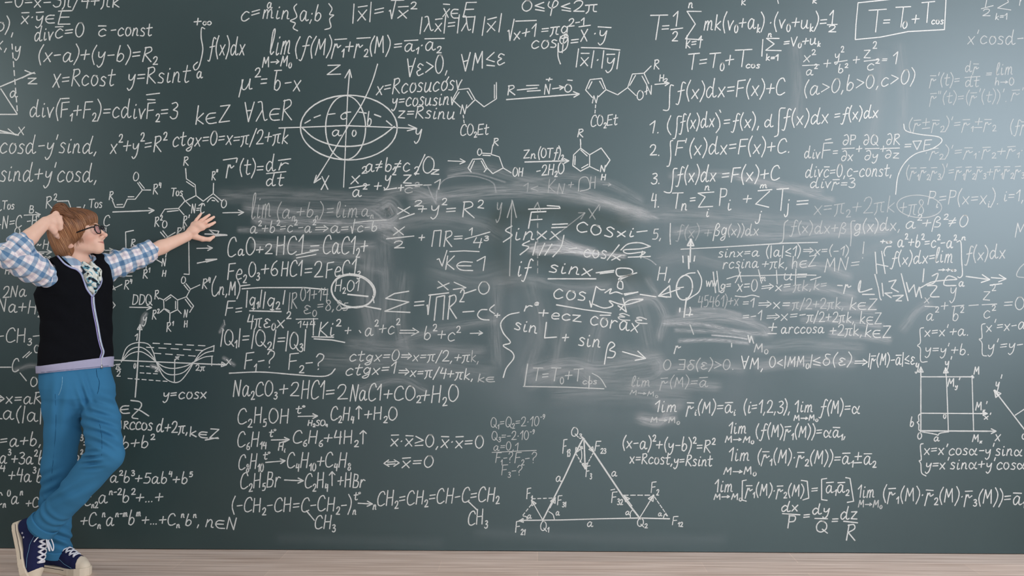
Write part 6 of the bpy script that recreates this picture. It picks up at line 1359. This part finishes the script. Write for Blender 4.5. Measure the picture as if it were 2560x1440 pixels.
# hem band
band = Field()
bs = [(a, c2, h2 + 0.2, y, r2) for a, c2, h2, y, r2 in TORSO[9:]] + [(975, 188, 86, -.45, .76)]
bfn, c, r_ = loft(bs, .004)
zb = lambda px_l, px_r: None
def bandfn(P):
    px = PX(P); d = bfn(P)
    top = np.interp(px[:, 0], [100, 275], [915, 891]); bot = np.interp(px[:, 0], [100, 275], [934, 917])
    s = np.maximum(top - px[:, 1], px[:, 1] - bot) / 537.0
    return np.maximum(d, s)
band.add(bandfn, c, r_ + .05, .001)
V, Fq = surface(band, (-2.5, -.68, .80), (-1.6, -.2, 1.05), .0036)
part('hem_band', V, Fq, M_BAND, ov, 'lilac-grey hem band')
pts = []
solid = Field(); solid.add(bfn, c, r_ + .05, .001)
P_ = np.array([cast_px(solid, x, np.interp(x, [100, 275], [931, 914])) for x in np.linspace(102, 271, 40)])
part('hem_stitch', *tube(P_ + T_F * .0015, .0008, 5), M_STITCH, ov)
# zip placket: pale blue and violet tapes either side of the zip, running into the neckline
vest_solid = Field(); vest_solid.ops = list(vest.ops)
def on_vest(pp, off=.0015):
    P = np.array([cast_px(vest_solid, x, y) for x, y in pp]); g = grad(vest_solid, P); return P + g * off, g
cl = smooth_pts([(231, 742), (232, 760), (236, 785), (242, 815), (247, 845), (252, 866), (256, 880), (252, 895), (252, 914)], 6)
P, g = on_vest([(x + 2.2, y) for x, y in cl], .003); part('zip_tape', *tube(P, .0046, 8, (g, .35)), M_PIPE, ov, 'pale blue zip tape')
P, g = on_vest([(x - 3, y) for x, y in cl], .003); part('zip_tape', *tube(P, .0036, 8, (g, .35)), M_TAPE, ov, 'violet zip tape')
P, g = on_vest([(x - .5, y) for x, y in cl], .005); part('zip', *tube(P, .0016, 6), M_ZIP, ov)
P, g = on_vest([(252, 912), (252, 918), (253, 922)], .006); part('zip_pull', *tube(P, [.004, .0055, .003], 8, (g, .6)), M_ZIP, ov)
lft = smooth_pts([(144, 640), (160, 658), (176, 668), (192, 674), (203, 685), (210, 703), (217, 722), (231, 742)], 6)
rgt = smooth_pts([(234, 667), (242, 678), (251, 690), (254, 700), (250, 714), (240, 728), (231, 742)], 6)
for pth in (lft, rgt):
    P, g = on_vest(pth, .001); part('neck_tape', *tube(P, .0046, 8, (g, .5)), M_PIPE, ov, 'pale blue neckline tape')
    P, g = on_vest([(x - 2, y + 1.5) for x, y in pth], .004); part('neck_seam', *tube(P, .0014, 6), M_TAPE, ov)
# ---------------- cravat tucked into the neckline
cr_ = Field()
pc = lambda x, y, o: cast_px(TORS_S, x, y) + T_F * o
cr_.chain([pc(212, 668, .022), pc(224, 680, .022), pc(230, 700, .016), pc(231, 726, .006)], [.016, .024, .024, .016], .015)
cr_.chain([pc(228, 662, .012), pc(236, 680, .014), pc(240, 702, .012)], [.014, .020, .014], .015)
cr_.chain([pc(205, 662, .014), pc(216, 690, .014), pc(226, 716, .010)], [.012, .018, .014], .015)
cr_.post = lambda P, d: d + .004 * np.sin((P @ T_L) * 170 + (P[:, 2]) * 90 + 2 * np.sin(P[:, 2] * 80)) * (np.abs(d) < .03)
V, Fq = surface(cr_, U(215, 695, -.55) - .13, U(215, 695, -.55) + .13, .0026)
part('cravat', V, Fq, M_CRAV, label='patterned silk cravat')

# ---------------- trousers
tr = Field(); fn, c, r_ = loft(PELVIS, 0.0); tr.add(fn, c, r_, .02)
kr = KR; kl = KL
mR = U(140, 1255, -.50)
tr.chain([HR, U(155, 1020, -.52), U(156, 1080, -.515), kr, mR, AR_ + np.array([0, 0, .01])], [.088, .082, .076, .073, .069, .064], .022)
mL = U(188, 1228, -.665)
trL = [(HL, HL), ]
tr.chain([HL, U(253, 1048, -.55), kl], [.078, .080, .078], .022)
tr.chain([kl, mL, AL], [.079, .068, .062], .012)
segR = [(HR, kr, .08), (kr, AR_, .07)]; segL = [(HL, kl, .085), (kl, AL, .068)]
def trpost(P, d):
    m = np.abs(d) < .03
    if not m.any(): return d
    Q = P[m]; px = PX(Q); a = np.zeros(len(Q))
    G = lambda x, y, rx, ry: np.exp(-(((px[:, 0] - x) / rx) ** 2 + ((px[:, 1] - y) / ry) ** 2))
    left = (np.abs(Q[:, 1] - np.interp(px[:, 1], [960, 1136, 1330], [HL[1], KL[1], AL[1]])) < .12)
    # drag lines from the crotch across the bent thigh
    a += 0.0090 * np.sin((px[:, 1] - .30 * (px[:, 0] - 215)) / 24.0 * 2 * math.pi) * G(248, 1050, 40, 55)
    a += 0.0067 * np.sin((px[:, 1] - .55 * (px[:, 0] - 225)) / 30.0 * 2 * math.pi + 1) * G(270, 1105, 32, 40)
    # creases behind the bent knee and along the shin
    a += 0.0097 * np.sin((px[:, 1] + .10 * px[:, 0]) / 15.0 * 2 * math.pi) * G(228, 1150, 22, 24)
    a += 0.0053 * np.sin((px[:, 0] * .5 + px[:, 1]) / 38.0 * 2 * math.pi) * G(190, 1220, 60, 40)
    # hip and crotch folds
    a += 0.0075 * np.sin((px[:, 0] - .35 * px[:, 1]) / 22.0 * 2 * math.pi) * G(212, 985, 20, 45)
    a += 0.0045 * np.sin((px[:, 0] + .1 * px[:, 1]) / 32.0 * 2 * math.pi) * G(140, 1010, 40, 60)
    # straight leg: knee creases and slack above the ankle
    a += 0.0060 * np.sin((px[:, 1] + .5 * px[:, 0]) / 26.0 * 2 * math.pi) * G(130, 1215, 40, 36)
    a += 0.0083 * np.sin((px[:, 1] - .35 * px[:, 0]) / 24.0 * 2 * math.pi + .6) * G(155, 1345, 34, 26)
    # bunching over the tipped shoe
    t = (Q - kl) @ unit(AL - kl); Ls = np.linalg.norm(AL - kl)
    a += .0042 * np.sin((t + .25 * (Q @ np.array([0, 1, .3]))) / .042 * 2 * math.pi) * np.exp(-((t - Ls + .085) / .040) ** 2) * (px[:, 1] > 1240)
    d = d.copy(); d[m] = d[m] - a
    return d
tr.post = trpost
trc = Field(); trc.ops = list(tr.ops)
axR = unit(AR_ - kr); axL = unit(AL - kl)
trc.post = trpost
ot = None
full = Field(); full.add(lambda P: tr(P), (kr + HR) / 2, 2.0, .001)
full.rc(AR_ + axR * .10, AR_ + axR * .16, .088, .088, .004, 's')
full.rc(AL + axL * .10, AL + axL * .16, .088, .088, .004, 's')
V, Fq = surface(full, (-2.6, -.90, .06), (-1.55, -.18, 1.0), .0038)
ot = part('trousers', V, Fq, M_JEAN, label='blue cotton trousers')
# turned hems
for c0, ax, r in ((AR_, axR, .0700), (AL, axL, .0700)):
    f = Field(); f.rc(c0 - ax * .030, c0 + ax * .016, r, r + .001, .002)
    f.add(lambda P, c0=c0, ax=ax: np.maximum((c0 - ax * .026 - P) @ ax, (P - c0 - ax * .014) @ ax), c0, .15, .006, 'i')
    f.rc(c0 - ax * .1, c0 + ax * .1, r - .010, r - .010, .003, 's')
    V, Fq = surface(f, c0 - .12, c0 + .12, .0034); part('trouser_hem', V, Fq, M_JEAN, ot)
# seams, pocket edge and fly
def on_tr(pp, off=.0004):
    P = np.array([cast_px(tr, x, y) for x, y in smooth_pts(pp, 8)]); return P + grad(tr, P) * off
part('pocket_edge', *tube(on_tr([(156, 942), (155, 962), (150, 980), (146, 988)]), .0016, 6), M_STITCH_L, ot)
part('fly_seam', *tube(on_tr([(240, 922), (243, 942), (248, 955), (246, 975), (243, 985)]), .0016, 6), M_STITCH, ot)
part('inner_seam', *tube(on_tr([(245, 1045), (252, 1075), (255, 1105), (254, 1140)], .0006), .0008, 5), M_STITCH, ot)
part('outer_seam', *tube(on_tr([(138, 985), (140, 1060), (134, 1140), (128, 1200)], .0006), .0008, 5), M_STITCH, ot)
